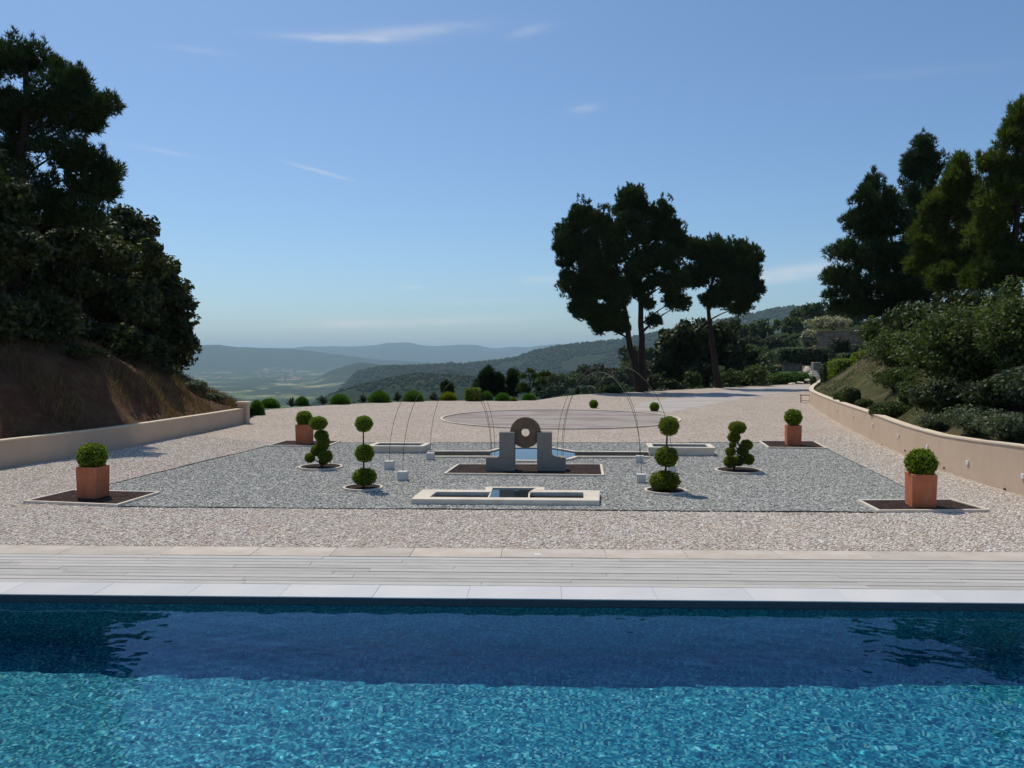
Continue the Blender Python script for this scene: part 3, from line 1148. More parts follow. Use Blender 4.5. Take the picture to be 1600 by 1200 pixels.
def hedge_block(name, label, cat, base, sx, sy, sz, mat, seed, size=.06, n=2500, rz=0, rounding=.15, group=None):
    """clipped block of foliage: leaves stand on and just under the shape's faces"""
    rng = np.random.default_rng(seed)
    t = thing(name, base, label, cat, group, rz)
    d = rand_unit(n, rng)
    p = 1 / rounding
    q = d / (np.sum(np.abs(d) ** p, 1) ** (1 / p))[:, None]
    q *= rng.uniform(.86, 1.03, n)[:, None]
    P = q * np.array([sx / 2, sy / 2, sz / 2]) + np.array([0, 0, sz / 2])
    nrm = d + rand_unit(n, rng) * .9
    nrm /= np.linalg.norm(nrm, axis=1)[:, None]
    tt = np.cross(nrm, rand_unit(n, rng))
    tt /= np.linalg.norm(tt, axis=1)[:, None]
    b = np.cross(nrm, tt)
    s = size * rng.uniform(.6, 1.3, n)[:, None]
    V = np.stack([P - tt * s * .85, P + b * s * .5, P + tt * s * .85, P - b * s * .5], 1).reshape(-1, 3)
    V[:, 2] = np.maximum(V[:, 2], .01)
    link('foliage', mesh_np('foliage', V, np.arange(4 * n).reshape(n, 4)), mat, t)
    TRI[0] += 2 * n
    # woody interior
    bm = bmesh.new()
    bmesh.ops.create_icosphere(bm, subdivisions=3, radius=1)
    for v in bm.verts:
        dd = np.array(v.co)
        qq = dd / (np.sum(np.abs(dd) ** p) ** (1 / p)) * .86
        v.co = Vector((qq[0] * sx / 2, qq[1] * sy / 2, max(qq[2] * sz / 2 + sz / 2, -.05)))
    link('inner_twigs', bm_mesh('inner_twigs', bm), M['core'], t)
    return t


# clipped balls share three meshes
BALLS = {}


def ball_mesh(key, mat, n, size, seed):
    if key in BALLS:
        return BALLS[key]
    rng = np.random.default_rng(seed)
    d = rand_unit(n, rng)
    bump = 1 + .035 * np.sin(d[:, 0] * 7 + seed) * np.sin(d[:, 1] * 6 + 1) + .03 * np.sin(d[:, 2] * 9 + 2)
    if key == 'boxB':   # looser, with new shoots
        bump = bump + .05 * np.sin(d[:, 0] * 11 + d[:, 2] * 5) * np.sin(d[:, 1] * 13) + (rng.random(n) < .12) * rng.uniform(0, .14, n)
    P = d * (bump * rng.uniform(.84, 1.05, n))[:, None]
    nrm = d * .8 + rand_unit(n, rng) * .8
    nrm /= np.linalg.norm(nrm, axis=1)[:, None]
    tt = np.cross(nrm, rand_unit(n, rng)) + d * .5
    tt /= np.linalg.norm(tt, axis=1)[:, None]
    b = np.cross(nrm, tt)
    b /= np.linalg.norm(b, axis=1)[:, None] + 1e-9
    s = size * rng.uniform(.6, 1.4, n)[:, None]
    V = np.stack([P - tt * s * .8, P + b * s * .45, P + tt * s * .8, P - b * s * .45], 1).reshape(-1, 3)
    # dense twiggy heart, part of the same clipped ball
    bm = bmesh.new()
    bmesh.ops.create_icosphere(bm, subdivisions=2, radius=.84)
    cv = np.array([v.co[:] for v in bm.verts])
    cf = np.array([[v.index for v in f.verts] for f in bm.faces])
    bm.free()
    Q = np.concatenate([V, cv])
    me = bpy.data.meshes.new('clipped_ball')
    faces = np.arange(4 * n).reshape(n, 4).tolist() + (cf + len(V)).tolist()
    me.from_pydata(Q.tolist(), [], faces)
    me.materials.append(mat)
    me.materials.append(M['core'])
    mi = np.zeros(len(faces), dtype=np.int32)
    mi[n:] = 1
    me.polygons.foreach_set('material_index', mi)
    BALLS[key] = me
    TRI[0] += 2 * n
    return me


# ------------------------------------------------------------------ planting beds
def bed(label, px, h=.052, w=.06):
    P = [gp(*p) for p in px]
    c = sum(P, Vector()) / 4
    t = thing('planting_bed', c, label, 'planting bed', 'mulched planting beds')
    link('mulch', sheet_mesh('mulch', [((p - c).x, (p - c).y) for p in P], .032), M['mulch'], t)
    n = len(P)
    for i in range(n):
        a, b_ = P[i] - c, P[(i + 1) % n] - c
        d = (b_ - a).normalized()
        s = Vector((-d.y, d.x, 0)) * w * .5
        e = d * (w * .5 if i % 2 == 0 else -w * .5 - .002)
        q = [a - e - s, b_ + e - s, b_ + e + s, a - e + s]
        link('edging_stone', prism_mesh('edging_stone', [(v.x, v.y) for v in q], -.02, h), M['stone'], t)
    return c


def ring_bed(label, px, py, rx):
    c = gp(px, py)
    r = rx / ppm(c.y)
    t = thing('round_planting_bed', c, label, 'planting bed', 'round planting beds')
    n = 40
    an = np.linspace(0, 2 * math.pi, n, endpoint=False)
    link('mulch', sheet_mesh('mulch', [((r - .03) * math.cos(a), (r - .03) * math.sin(a)) for a in an], .033), M['mulch'], t)
    bm = bmesh.new()
    rings = [[bm.verts.new((R * math.cos(a), R * math.sin(a), z)) for a in an] for R, z in ((r, -.02), (r, .052), (r - .05, .052), (r - .05, -.02))]
    for k in range(3):
        for i in range(n):
            j = (i + 1) % n
            bm.faces.new((rings[k][i], rings[k][j], rings[k + 1][j], rings[k + 1][i]))
    link('stone_ring', bm_mesh('stone_ring', bm), M['stone'], t)
    return c


GARDEN_RZ = -math.radians(8.0)
POT_MESH = {}


def pot(px, py, ball_px, ball_py, ball_r, label, ball_label, key):
    c = gp(px, py)
    w, h = .44, .62
    t = thing('terracotta_planter', c + Vector((0, 0, .032)), label, 'planter', 'square terracotta planters', GARDEN_RZ)
    if not POT_MESH:
        bm = bmesh.new()
        o, i_ = w / 2, w / 2 - .035
        lv = [[bm.verts.new((sx * s, sy * s, z)) for sx, sy in ((-1, -1), (1, -1), (1, 1), (-1, 1))] for s, z in ((o * .95, 0), (o, h), (i_, h), (i_, h - .09))]
        bm.faces.new(list(reversed(lv[0])))
        for k in range(3):
            for q in range(4):
                r = (q + 1) % 4
                bm.faces.new((lv[k][q], lv[k][r], lv[k + 1][r], lv[k + 1][q]))
        POT_MESH['body'] = bm_mesh('body', bm, bevel=.008)
        POT_MESH['soil'] = sheet_mesh('soil', [(-i_, -i_), (i_, -i_), (i_, i_), (-i_, i_)], h - .07)
    link('body', POT_MESH['body'], M['terra'], t)
    link('soil', POT_MESH['soil'], M['mulch'], t)
    bp = at(ball_px, ball_py, c.y + .0)
    r = ball_r / ppm(c.y)
    b = thing('boxwood_ball', c + Vector((0, 0, .024 + h - .07)), ball_label, 'topiary', 'potted boxwood balls', random.uniform(0, 6))
    zc = bp.z - (.024 + h - .07)
    V, F_ = tube_np([(0, 0, -.03), (.005, 0, zc * .5), (0, 0, zc)], [.022, .02, .015], 6)
    link('stem', mesh_np('stem', V, F_, True), M['oakbark'], b)
    f = link('foliage_ball', ball_mesh(key, M['box'], 2600, .12, 31 + len(key)), None, b, (0, 0, zc))
    f.scale = (r, r, r * .96)
    return t


def build_garden():
    bed('square mulch bed under the planter nearest the low left wall, beside the pool', [(40, 786), (113, 769), (248, 772), (183, 792)])
    bed('square mulch bed under the planter beside the right wall, nearest the pool', [(1373, 801), (1342, 785), (1487, 784), (1543, 800)])
    bed('small mulch bed at the far corner of the grey gravel, behind the left cloud-pruned topiary', [(420, 698), (446, 690.5), (531, 691), (512, 698.5)])
    bed('small mulch bed at the far corner of the grey gravel, towards the bench', [(1201, 701), (1187, 691), (1272, 691.5), (1291, 702)])
    bed('long mulch bed round the foot of the wheel sculpture', [(695, 742.5), (716, 728), (939, 728), (942, 745)])
    pot(146, 779, 141.5, 713, 21.5, 'terracotta cube planter beside the low left wall, near the pool', 'clipped boxwood ball in the planter beside the low left wall', 'boxA')
    pot(1438, 793, 1438, 723.5, 22.5, 'terracotta cube planter in front of the right wall, near the pool', 'loosely clipped bright boxwood ball in the planter near the right wall and pool', 'boxB')
    pot(476, 695, 475.5, 654, 12.6, 'terracotta planter partly behind the left cloud-pruned topiary', 'clipped boxwood ball in the planter behind the left cloud-pruned topiary', 'boxA')
    pot(1239, 697, 1240, 652, 13, 'terracotta planter at the far corner of the grey gravel towards the bench', 'clipped boxwood ball in the far planter towards the bench', 'boxB')

    def topiary(name, label, base_px, balls, key, mat, stem_r, group):
        c = gp(*base_px)
        D = c.y
        t = thing(name, c + Vector((0, 0, .02)), label, 'topiary', group)
        top = at(balls[0][0], balls[0][1], D) - c
        n = 8
        zs = np.linspace(-.05, top.z, n)
        cx = np.interp(zs, sorted([(at(b[0], b[1], D) - c).z for b in balls]), [x for _, x in sorted([((at(b[0], b[1], D) - c).z, (at(b[0], b[1], D) - c).x * .5) for b in balls])])
        V, F_ = tube_np(np.stack([cx, zs * 0, zs], 1), np.linspace(stem_r, stem_r * .6, n), 7)
        parts = [(V, F_)]
        k = 0
        for (bx, by, rx, ry, dy) in balls:
            p = at(bx, by, D) - c
            p.y += dy
            s = np.array([np.interp(p.z - .12, zs, cx), 0, max(p.z - .15, 0)])
            parts.append(tube_np(np.linspace(s, np.array(p), 4), [stem_r * .6, stem_r * .5, stem_r * .45, stem_r * .4], 6))
            f = link('foliage_ball', ball_mesh(key, mat, 3000, .10, 57), None, t, p)
            f.rotation_euler = (0, 0, k * 1.7)
            f.scale = (rx / ppm(D), (rx + ry) * .5 / ppm(D), ry / ppm(D))
            k += 1
        V, F_ = join_np(parts)
        link('trunk', mesh_np('trunk', V, F_, True), M['oakbark'], t)

    ring_bed('round mulch bed under the slim three-ball topiary', 567, 764, 31)
    topiary('ball_topiary', 'three-ball topiary tree with slim bare stem, beside two white cubes', (567, 764.5),
            [(568.5, 663.5, 13.6, 12.6, 0), (569.5, 709.5, 15.4, 14, 0), (570, 746.5, 18.6, 13.8, 0)], 'topA', M['box'], .022, 'three-ball topiary trees')
    ring_bed('round mulch bed under the full three-ball topiary', 1040, 769, 33)
    topiary('ball_topiary', 'fuller yellow-green three-ball topiary whose wide lowest ball rests on its bed', (1040, 769),
            [(1045, 667, 15.6, 15, 0), (1041.5, 715, 19.8, 15.8, 0), (1039, 753, 24.2, 16.2, 0)], 'topB', M['yellowbox'], .026, 'three-ball topiary trees')
    ring_bed('round mulch bed under the cloud-pruned topiary near the far left planter', 501, 731.5, 34)
    q = [(488, 512, 68, 54, 0), (508, 612, 64, 46, .05), (545, 650, 38, 36, -.1), (466, 728, 46, 44, .08), (424, 780, 40, 38, -.05), (548, 768, 60, 50, -.08), (515, 690, 52, 42, .1), (525, 812, 40, 28, 0)]
    topiary('cloud_topiary', 'cloud-pruned topiary in front of the far left planter', (501, 731),
            [(400 + a / 5, 560 + b / 5, c_ / 5, d / 5, e) for a, b, c_, d, e in q], 'topA', M['box'], .03, 'cloud-pruned topiary trees')
    ring_bed('round mulch bed under the cloud-pruned topiary beside the far right trough', 1154, 737, 36)
    q = [(1060, 447, 68, 50, 0), (1040, 525, 56, 42, .06), (1018, 580, 30, 24, -.06), (1132, 583, 48, 44, 0), (1000, 632, 42, 36, -.08), (1108, 635, 48, 38, .08), (1003, 712, 52, 46, 0), (1075, 712, 50, 40, .1), (1142, 692, 44, 44, -.06)]
    topiary('cloud_topiary', 'cloud-pruned topiary of many small balls beside the far right trough', (1154, 736.5),
            [(940 + a / 5, 580 + b / 5, c_ / 5, d / 5, e) for a, b, c_, d, e in q], 'topB', M['yellowbox'], .03, 'cloud-pruned topiary trees')
    for px, py, r, lab in ((927.5, 637.5, 6.8, 'small clipped boxwood ball alone at the far rim of the asphalt circle'),
                           (1022.5, 642.5, 7.4, 'small clipped boxwood ball where the driveway leaves the asphalt circle')):
        c = gp(px, py)
        R = r / ppm(c.y)
        o = thing('boxwood_ball', c, lab, 'topiary', 'boxwood balls on the ground')
        f = link('foliage_ball', ball_mesh('boxA', M['box'], 2600, .12, 35), None, o, (0, 0, R * .9))
        f.scale = (R, R, R)


build_garden()


# ------------------------------------------------------------------ sculpture, basins, jets
def build_sculpture():
    c = gp(821.5, 738)
    D = c.y
    m = D / F_PX
    rz = -math.radians(4)

    def block(name, label, xs, sgn):
        # xs: outer end, step, inner end in photo pixels
        o = at((xs[0] + xs[2]) / 2, 738, D)
        t = (xs[0] + xs[2]) / 2
        X = [(x - t) * m for x in xs]
        H, hs = (738 - 676.5) * m, (738 - 716) * m
        rad = (xs[1] - xs[0]) * m * .0
        bm = bmesh.new()

        def slab(y0, y1, cut):
            prof = [(X[0], 0), (X[2], 0)]
            if cut:
                prof += [(X[2], .60), (X[2] - sgn * .125, .66), (X[2] - sgn * .125, H)]
            else:
                prof += [(X[2], H)]
            r = .05
            prof += [(X[1], H), (X[1], hs + r), (X[1] - sgn * .02, hs + .018), (X[1] - sgn * r, hs), (X[0], hs)]
            a = [bm.verts.new((p[0], y0, p[1])) for p in prof]
            b = [bm.verts.new((p[0], y1, p[1])) for p in prof]
            n = len(prof)
            bm.faces.new(a)
            bm.faces.new(list(reversed(b)))
            for i in range(n):
                j = (i + 1) % n
                bm.faces.new((a[i], b[i], b[j], a[j]))
        slab(0, .12, False)
        slab(.1205, .255, True)
        slab(.2555, .37, False)
        link(name, bm_mesh(name, bm), M['greystone'], loc=(o.x, o.y, .022), rz=rz, label=label, cat='sculpture', group='stepped stone blocks')
    block('stone_block', 'stepped grey stone block of the wheel sculpture, towards the slim topiary', (759, 780, 804), 1)
    block('stone_block', 'stepped grey stone block of the wheel sculpture, towards the full topiary', (884, 862, 839), -1)
    # wheel
    bm = bmesh.new()
    R, r, n = 24.2 * m, 6.5 * m, 64
    an = np.linspace(0, 2 * math.pi, n, endpoint=False)
    rings = [[bm.verts.new((q * math.cos(a), y, q * math.sin(a))) for a in an] for q, y in ((R - .008, -.06), (R, -.05), (R, .05), (R - .008, .06), (r, .06), (r, -.06))]
    for k in range(6):
        for i in range(n):
            j = (i + 1) % n
            bm.faces.new((rings[k][i], rings[k][j], rings[(k + 1) % 6][j], rings[(k + 1) % 6][i]))
    wc = at(821, 677.5, D + .188)
    link('millstone', bm_mesh('millstone', bm), M['wheel'], loc=(wc.x, wc.y, (738 - 677.5) * m + .02), rz=rz,
         label='round brown millstone with a central hole held between two stone blocks', cat='millstone')


build_sculpture()


def stone_piece(name, pts, z0, z1, parent, mat=None, bevel=.006):
    return link(name, prism_mesh(name, pts, z0, z1, bevel), mat or M['stone'], parent)


def flat_water(name, pts, z, parent):
    return link(name, sheet_mesh(name, pts, z), M['pondwater'], parent)


def mk_pond():
    b = MB('still_water')
    n = b.noise(7, 3, .5)
    b.done((.012, .022, .026), b.bump(n, .12, .01), .02, .5)
    b.p.inputs['IOR'].default_value = 1.333
    M['pondwater'] = b.m


mk_pond()


def build_basins():
    # front basin: four coping stones, dark channel, a water cell with a stone projection behind
    z = .11

    def G(px, py, zz=z):
        p = gp(px, py, zz)
        return Vector((p.x, p.y))
    o = gp(790, 783)
    t = thing('long_basin', (o.x, o.y, 0), 'long low stone basin with a square water cell in the middle', 'basin')
    O = Vector((o.x, o.y))
    fl, fr, br, bl = G(642, 779.5), G(936.5, 782), G(937.5, 766), G(660, 764.5)
    ifl, ifr, ibr, ibl = G(671, 776.3), G(912, 778), G(911.5, 769), G(682, 768.3)
    L_ = lambda *a: [((p - O).x, (p - O).y) for p in a]
    stone_piece('coping_stone', L_(fl, fr, ifr, ifl), 0, z, t)
    stone_piece('coping_stone', L_(fr, br, ibr, ifr), 0, z - .002, t)
    stone_piece('coping_stone', L_(bl, fl, ifl, ibl), 0, z - .002, t)
    wl, wr = G(759, 765.2), G(851, 765.7)
    il, ir = G(768, 768.6), G(826, 768.8)
    stone_piece('coping_stone', L_(bl, ibl, il, wl), 0, z, t)
    stone_piece('coping_stone', L_(ir, ibr, br, wr), 0, z, t)
    # projection behind the water cell
    pl, pr = G(758, 760.6), G(851, 760.8)
    p1, p2 = G(770, 762.2), G(837, 762.4)
    stone_piece('coping_stone', L_(pl, p1, p2, pr), 0, z + .004, t)
    stone_piece('coping_stone', L_(wl, il, p1, pl), 0, z + .002, t)
    stone_piece('coping_stone', L_(ir, wr, pr, p2), 0, z + .002, t)
    link('channel_floor', sheet_mesh('channel_floor', L_(ifl, ifr, ibr, ibl), .034), M['shadestone'], t)
    wf, wg = G(764, 777), G(825, 777.4)
    link('water', sheet_mesh('water', L_(wf, wg, p2, p1), z - .02), M['pondwater'], t)
    for a, b_ in ((wf, G(764.5, 776)), (wg, G(825.5, 776))):
        pass
    d1 = [wf, wf + Vector((-.03, 0)), il + Vector((-.03, 0)), il]
    d2 = [wg + Vector((.03, 0)), wg, ir, ir + Vector((.03, 0))]
    stone_piece('divider', L_(*d1), 0, z - .012, t, bevel=0)
    stone_piece('divider', L_(*d2), 0, z - .012, t, bevel=0)

    # raised troughs
    def trough(label, fl_, fr_, depth, h, slope):
        a, b_ = gp(*fl_), gp(*fr_)
        c = (a + b_) / 2
        t = thing('stone_trough', (c.x, c.y, 0), label, 'trough', 'raised stone troughs')
        w = (b_ - a).length / 2
        ang = math.atan2(b_.y - a.y, b_.x - a.x)
        t.rotation_euler = (0, 0, ang)
        e = .16
        sk = depth * slope

        def q(x0, x1, y0, y1):
            return [(x0 + y0 * slope, y0), (x1 + y0 * slope, y0), (x1 + y1 * slope, y1), (x0 + y1 * slope, y1)]
        # walls set back a little under the coping stones
        for nm, pts, zz in (('wall', q(-w + .03, w - .03, .03, .14), h - .055), ('wall', q(-w + .03, w - .03, depth - .14, depth - .03), h - .055),
                            ('wall', q(-w + .03, -w + .14, .1405, depth - .1405), h - .056), ('wall', q(w - .14, w - .03, .1405, depth - .1405), h - .056)):
            link(nm, prism_mesh(nm, pts, -.02, zz), M['stone'], t)
        for pts in (q(-w, w, 0, e), q(-w, w, depth - e, depth), q(-w, -w + e, e + .002, depth - e - .002), q(w - e, w, e + .002, depth - e - .002)):
            link('coping_stone', prism_mesh('coping_stone', pts, h - .055, h, .006), M['stone'], t)
        link('channel_floor', sheet_mesh('channel_floor', q(-w + .1, w - .1, .1, depth - .1), h - .16), M['shadestone'], t)
    trough('raised stone trough behind the slim three-ball topiary', (572, 708.5), (662, 709), .95, .22, .10)
    trough('raised stone trough behind the full three-ball topiary', (1013, 712.5), (1118, 713.5), 1.05, .25, .02)

    # rill with a wider pond in the middle
    z = .06
    o = gp(830, 711)
    t = thing('water_rill', (o.x, o.y, 0), 'narrow stone-edged rill widening to a small pond behind the wheel sculpture', 'rill')
    O = Vector((o.x, o.y))
    back = [(668, 705), (766, 705), (783, 700.5), (800, 699), (842, 699), (866, 700), (898, 705.5), (1014, 706)]
    front = [(668, 712), (766, 712), (783, 717), (800, 718.3), (842, 718.5), (884, 716.5), (898, 712.2), (1014, 712.4)]
    for line, sg in ((back, 1), (front, -1)):
        P = [G(*p, z) - O for p in line]
        for i in range(len(P) - 1):
            a, b_ = P[i], P[i + 1]
            d = (b_ - a).normalized()
            n = Vector((-d.y, d.x)) * .13 * sg
            link('edging_stone', prism_mesh('edging_stone', [tuple(a), tuple(b_ - d * .004), tuple(b_ - d * .004 + n), tuple(a + n)], -.02, z + random.uniform(-.002, .002)), M['stone'], t)
    bp = [G(*p, z) - O for p in back]
    fp = [G(*p, z) - O for p in front]
    link('channel_floor', sheet_mesh('channel_floor', [tuple(p) for p in fp[:2]] + [tuple(p) for p in reversed(bp[:2])], .031), M['shadestone'], t)
    link('channel_floor', sheet_mesh('channel_floor', [tuple(p) for p in fp[-2:]] + [tuple(p) for p in reversed(bp[-2:])], .031), M['shadestone'], t)
    link('water', sheet_mesh('water', [tuple(p) for p in fp[1:-1]] + [tuple(p) for p in reversed(bp[1:-1])], .035), M['pondwater'], t)


build_basins()


def build_jets():
    cubes = [(607.5, 734.5, 'white stone cube beside the rill-side stem of the slim topiary, middle one of three', .215), (628.5, 752, 'white stone cube nearest the long basin on the slim topiary side', .215),
             (672, 719.5, 'white stone cube at the end of the trough behind the slim topiary', .2), (1000.5, 724.5, 'white stone cube at the rill end beside the full topiary', .2),
             (1003, 755.5, 'white stone cube right beside the lowest ball of the full topiary', .2), (1051, 741, 'white stone cube hidden behind the full topiary', .2)]
    me = box_mesh('stone_cube', -.5, .5, -.5, .5, 0, 1, bevel=.03)
    tops = []
    for px, py, lab, s in cubes:
        p = gp(px, py)
        o = link('stone_cube', me, M['greywhite'], loc=(p.x, p.y + s / 2, 0), rz=GARDEN_RZ, label=lab, cat='cube', group='white cubes that carry the arched pipes')
        o.scale = (s, s, s)
        tops.append(Vector((p.x, p.y + s / 2, s)))
    ends = [(0, (767, 709), 2.3, 'long arched thin pipe from the middle of three cubes to the pond'), (1, (768.5, 714), 2.35, 'arched thin pipe from the cube nearest the long basin to the pond'),
            (2, (773, 704), 2.1, 'short arched thin pipe from the trough-end cube to the pond'),
            (3, (878, 706), 2.25, 'arched thin pipe from the rill-end cube to the pond, near the full topiary'), (4, (880, 711), 2.3, 'arched thin pipe from the cube beside the full topiary to the pond'),
            (5, (871, 705), 2.5, 'tall arched thin pipe that passes behind the full topiary to the pond')]
    for i, e, h, lab in ends:
        a, b_ = tops[i], gp(*e)
        t = np.linspace(0, math.pi, 40)
        s = ((1 - np.cos(t)) / 2)[:, None]
        P = np.array(a) * (1 - s) + np.array(b_) * s
        P[:, 2] = np.array(a.z * (1 - s) + .02 * s)[:, 0] + h * np.sin(t) ** .92
        V, F_ = tube_np(P - np.array(a), np.full(40, .0058), 6)
        link('arched_pipe', mesh_np('arched_pipe', V, F_, True), M['pipe'], loc=a, label=lab, cat='pipe', group='arched pipes over the pond')


def mk_small():
    b = MB('white_stone')
    M['greywhite'] = b.done(b.ramp(b.noise(6, 4), [(.3, (.58, .56, .52)), (.7, (.68, .66, .62))]), b.bump(b.noise(40), .3, .008), .85, .2)
    b = MB('pipe_metal')
    M['pipe'] = b.done((.09, .075, .065), None, .6, .3)


mk_small()
build_jets()


# ------------------------------------------------------------------ banks and walls
def build_banks():
    y = np.linspace(11, 62, 140)
    u = np.concatenate([np.linspace(0, 8, 60), np.linspace(8.3, 60, 50)])
    Y, U = np.meshgrid(y, u, indexing='ij')
    X = lw_x(Y) - .25 - U
    Z = bank_left(X, Y) + .05 * fbm(X * 2.5, Y * 2.5, 30) * np.clip(U, 0, 1)
    link('earth_bank', mesh_np('earth_bank', np.stack([X, Y, Z], -1).reshape(-1, 3), grid_faces(140, 110)[:, ::-1], True), M['earth'], kind='structure')
    y = np.linspace(8, 150, 240)
    u = np.concatenate([np.linspace(0, 8, 60), np.linspace(8.3, 90, 60)])
    Y, U = np.meshgrid(y, u, indexing='ij')
    X = rw_x(Y) + .25 + U
    Z = bank_right(X, Y) + .05 * fbm(X * 2.5, Y * 2.5, 31) * np.clip(U, 0, 1)
    link('grassy_bank', mesh_np('grassy_bank', np.stack([X, Y, Z], -1).reshape(-1, 3), grid_faces(240, 120), True), M['bankgrass'], kind='structure')


build_banks()


def wall_mesh(name, line, heights, thick, side, sub=6):
    """wall along a smooth line; side = +1 thickness to the right of travel"""
    P = np.array(line, float)
    s = np.concatenate([[0], np.cumsum(np.linalg.norm(np.diff(P, axis=0), axis=1))])
    t = np.linspace(0, s[-1], len(P) * sub)
    # gentle smoothing of the corner points
    Q = np.stack([np.interp(t, s, P[:, 0]), np.interp(t, s, P[:, 1])], 1)
    for _ in range(6):
        Q[1:-1] = .25 * Q[:-2] + .5 * Q[1:-1] + .25 * Q[2:]
    H = np.interp(t, s, heights)
    T = np.gradient(Q, axis=0)
    T /= np.linalg.norm(T, axis=1)[:, None]
    Nn = np.stack([T[:, 1], -T[:, 0]], 1) * side
    V, Fc = [], []
    for q, n, h in zip(Q, Nn, H):
        a, b_ = q, q + n * thick
        V += [(a[0], a[1], -.1), (a[0], a[1], h), (b_[0], b_[1], h), (b_[0], b_[1], -.1)]
    for i in range(len(Q) - 1):
        o = 4 * i
        for j in range(3):
            Fc.append((o + j, o + 4 + j, o + 5 + j, o + 1 + j))
    me = bpy.data.meshes.new(name)
    m = len(Q) - 1
    Fc.append((0, 1, 2, 3))
    Fc.append((4 * m + 3, 4 * m + 2, 4 * m + 1, 4 * m))
    bm = bmesh.new()
    vs_ = [bm.verts.new(v) for v in V]
    for f in Fc:
        bm.faces.new([vs_[k] for k in f])
    return bm_mesh(name, bm), Q, Nn, H


def cap_mesh(name, Q, Nn, H, thick, over=.02, t=.035):
    bm = bmesh.new()
    V = []
    for q, n, h in zip(Q, Nn, H):
        a, b_ = q - n * over, q + n * (thick + over)
        V.append([bm.verts.new((a[0], a[1], h + .002)), bm.verts.new((a[0], a[1], h + t)), bm.verts.new((b_[0], b_[1], h + t)), bm.verts.new((b_[0], b_[1], h + .002))])
    for i in range(len(V) - 1):
        for j in range(4):
            k = (j + 1) % 4
            bm.faces.new((V[i][j], V[i + 1][j], V[i + 1][k], V[i][k]))
    bm.faces.new(V[0])
    bm.faces.new(list(reversed(V[-1])))
    return bm_mesh(name, bm)


def build_walls():
    # left wall
    t = thing('garden_wall', (LWALL[-1][0], LWALL[-1][1], 0), 'low beige rendered wall below the red earth bank', 'wall')
    o = Vector((LWALL[-1][0], LWALL[-1][1], 0))
    me, Q, Nn, H = wall_mesh('wall_body', [(p[0] - o.x, p[1] - o.y) for p in LWALL], [.7, .69, .68, .68, .64, .62, .60], .22, -1)
    link('wall_body', me, M['render'], t)
    link('wall_cap', cap_mesh('wall_cap', Q, Nn, H, .22), M['cap'], t)
    p = gp(381, 661.5)
    pl = thing('gate_pillar', (p.x, p.y, 0), 'beige pillar with a flat cap at the end of the low left wall', 'pillar')
    link('shaft', box_mesh('shaft', -.19, .19, -.19, .19, -.05, .82, .008), M['render'], pl)
    link('cap', box_mesh('cap', -.25, .25, -.25, .25, .822, .90, .01), M['cap'], pl)
    # right wall
    t = thing('garden_wall', (RWALL[-1][0], RWALL[-1][1], 0), 'curving beige retaining wall with small white lights below the planted bank', 'wall')
    o = Vector((RWALL[-1][0], RWALL[-1][1], 0))
    hh = [1.05, 1.02, .99, .92, .84, .82, .86, .80, .72, .62, .50]
    me, Q, Nn, H = wall_mesh('wall_body', [(p[0] - o.x, p[1] - o.y) for p in RWALL], hh, .22, 1)
    link('wall_body', me, M['render'], t)
    link('wall_cap', cap_mesh('wall_cap', Q, Nn, H, .22), M['cap'], t)
    W = Q + np.array([o.x, o.y])

    def on_wall(px, py):
        r = ray(px, py)
        s = r.x / r.y
        g = W[:, 0] - s * W[:, 1]
        for i in range(len(g) - 1, 0, -1):
            if g[i] * g[i - 1] <= 0 and W[i, 1] < 50:
                f = g[i] / (g[i] - g[i - 1] + 1e-12)
                q = W[i] * (1 - f) + W[i - 1] * f
                return Vector((q[0], q[1], CAM_H + r.z * q[1] / r.y)), Nn[i]
        return None, None
    lm = box_mesh('wall_light', -.055, .055, -.03, .0, -.05, .05, .008)
    for px, py in ((1309, 641), (1334, 651), (1364, 664), (1404.5, 681), (1449.5, 698), (1512.5, 723), (1599, 744)):
        q, n = on_wall(px, py)
        if q is None:
            continue
        link('wall_light', lm, M['white'], t, q - o, math.atan2(n[1], n[0]) - math.pi / 2)
    V, F_ = tube_np([(0, .02, 0), (0, -.035, -.004)], [.022, .022], 10)
    hm = mesh_np('weep_pipe', V, F_, True)
    for px, py in ((1379, 695), (1415, 704), (1476, 731), (1571, 764)):
        q, n = on_wall(px, py)
        if q is None:
            continue
        link('weep_pipe', hm, M['steel'], t, q - o, math.atan2(n[1], n[0]) - math.pi / 2)
    # bench by the wall end
    p = gp(1259, 629)
    b = thing('garden_bench', (p.x, p.y, 0), 'small dark slatted bench at the far end of the curving wall', 'bench', rz=-.3)
    for k in range(4):
        link('slat', box_mesh('slat', -.34, .34, -.2 + k * .1, -.115 + k * .1, .42, .45), M['darkwood'], b)
    for sx in (-1, 1):
        for sy in (-1, 1):
            bm = bmesh.new()
            bm_box(bm, sx * .27 - .02, sx * .27 + .02, sy * .15 - .02, sy * .15 + .02, 0, .42)
            link('leg', bm_mesh('leg', bm), M['darkwood'], b)
        link('rail', box_mesh('rail', sx * .27 - .015, sx * .27 + .015, -.13, .13, .09, .12), M['darkwood'], b)
    link('stretcher', box_mesh('stretcher', -.25, .25, -.015, .015, .09, .118), M['darkwood'], b)


def mk_dw():
    b = MB('dark_wood')
    M['darkwood'] = b.done(b.ramp(b.noise(8, 4), [(.3, (.05, .04, .035)), (.7, (.11, .09, .075))]), None, .8, .2)


mk_dw()
build_walls()


# ------------------------------------------------------------------ trees
def CR(l, sx, ox, oy):
    return [(ox + a[0] / sx, oy + a[1] / sx, a[2] / sx, (a[3] if len(a) > 3 else a[2]) / sx) for a in l]


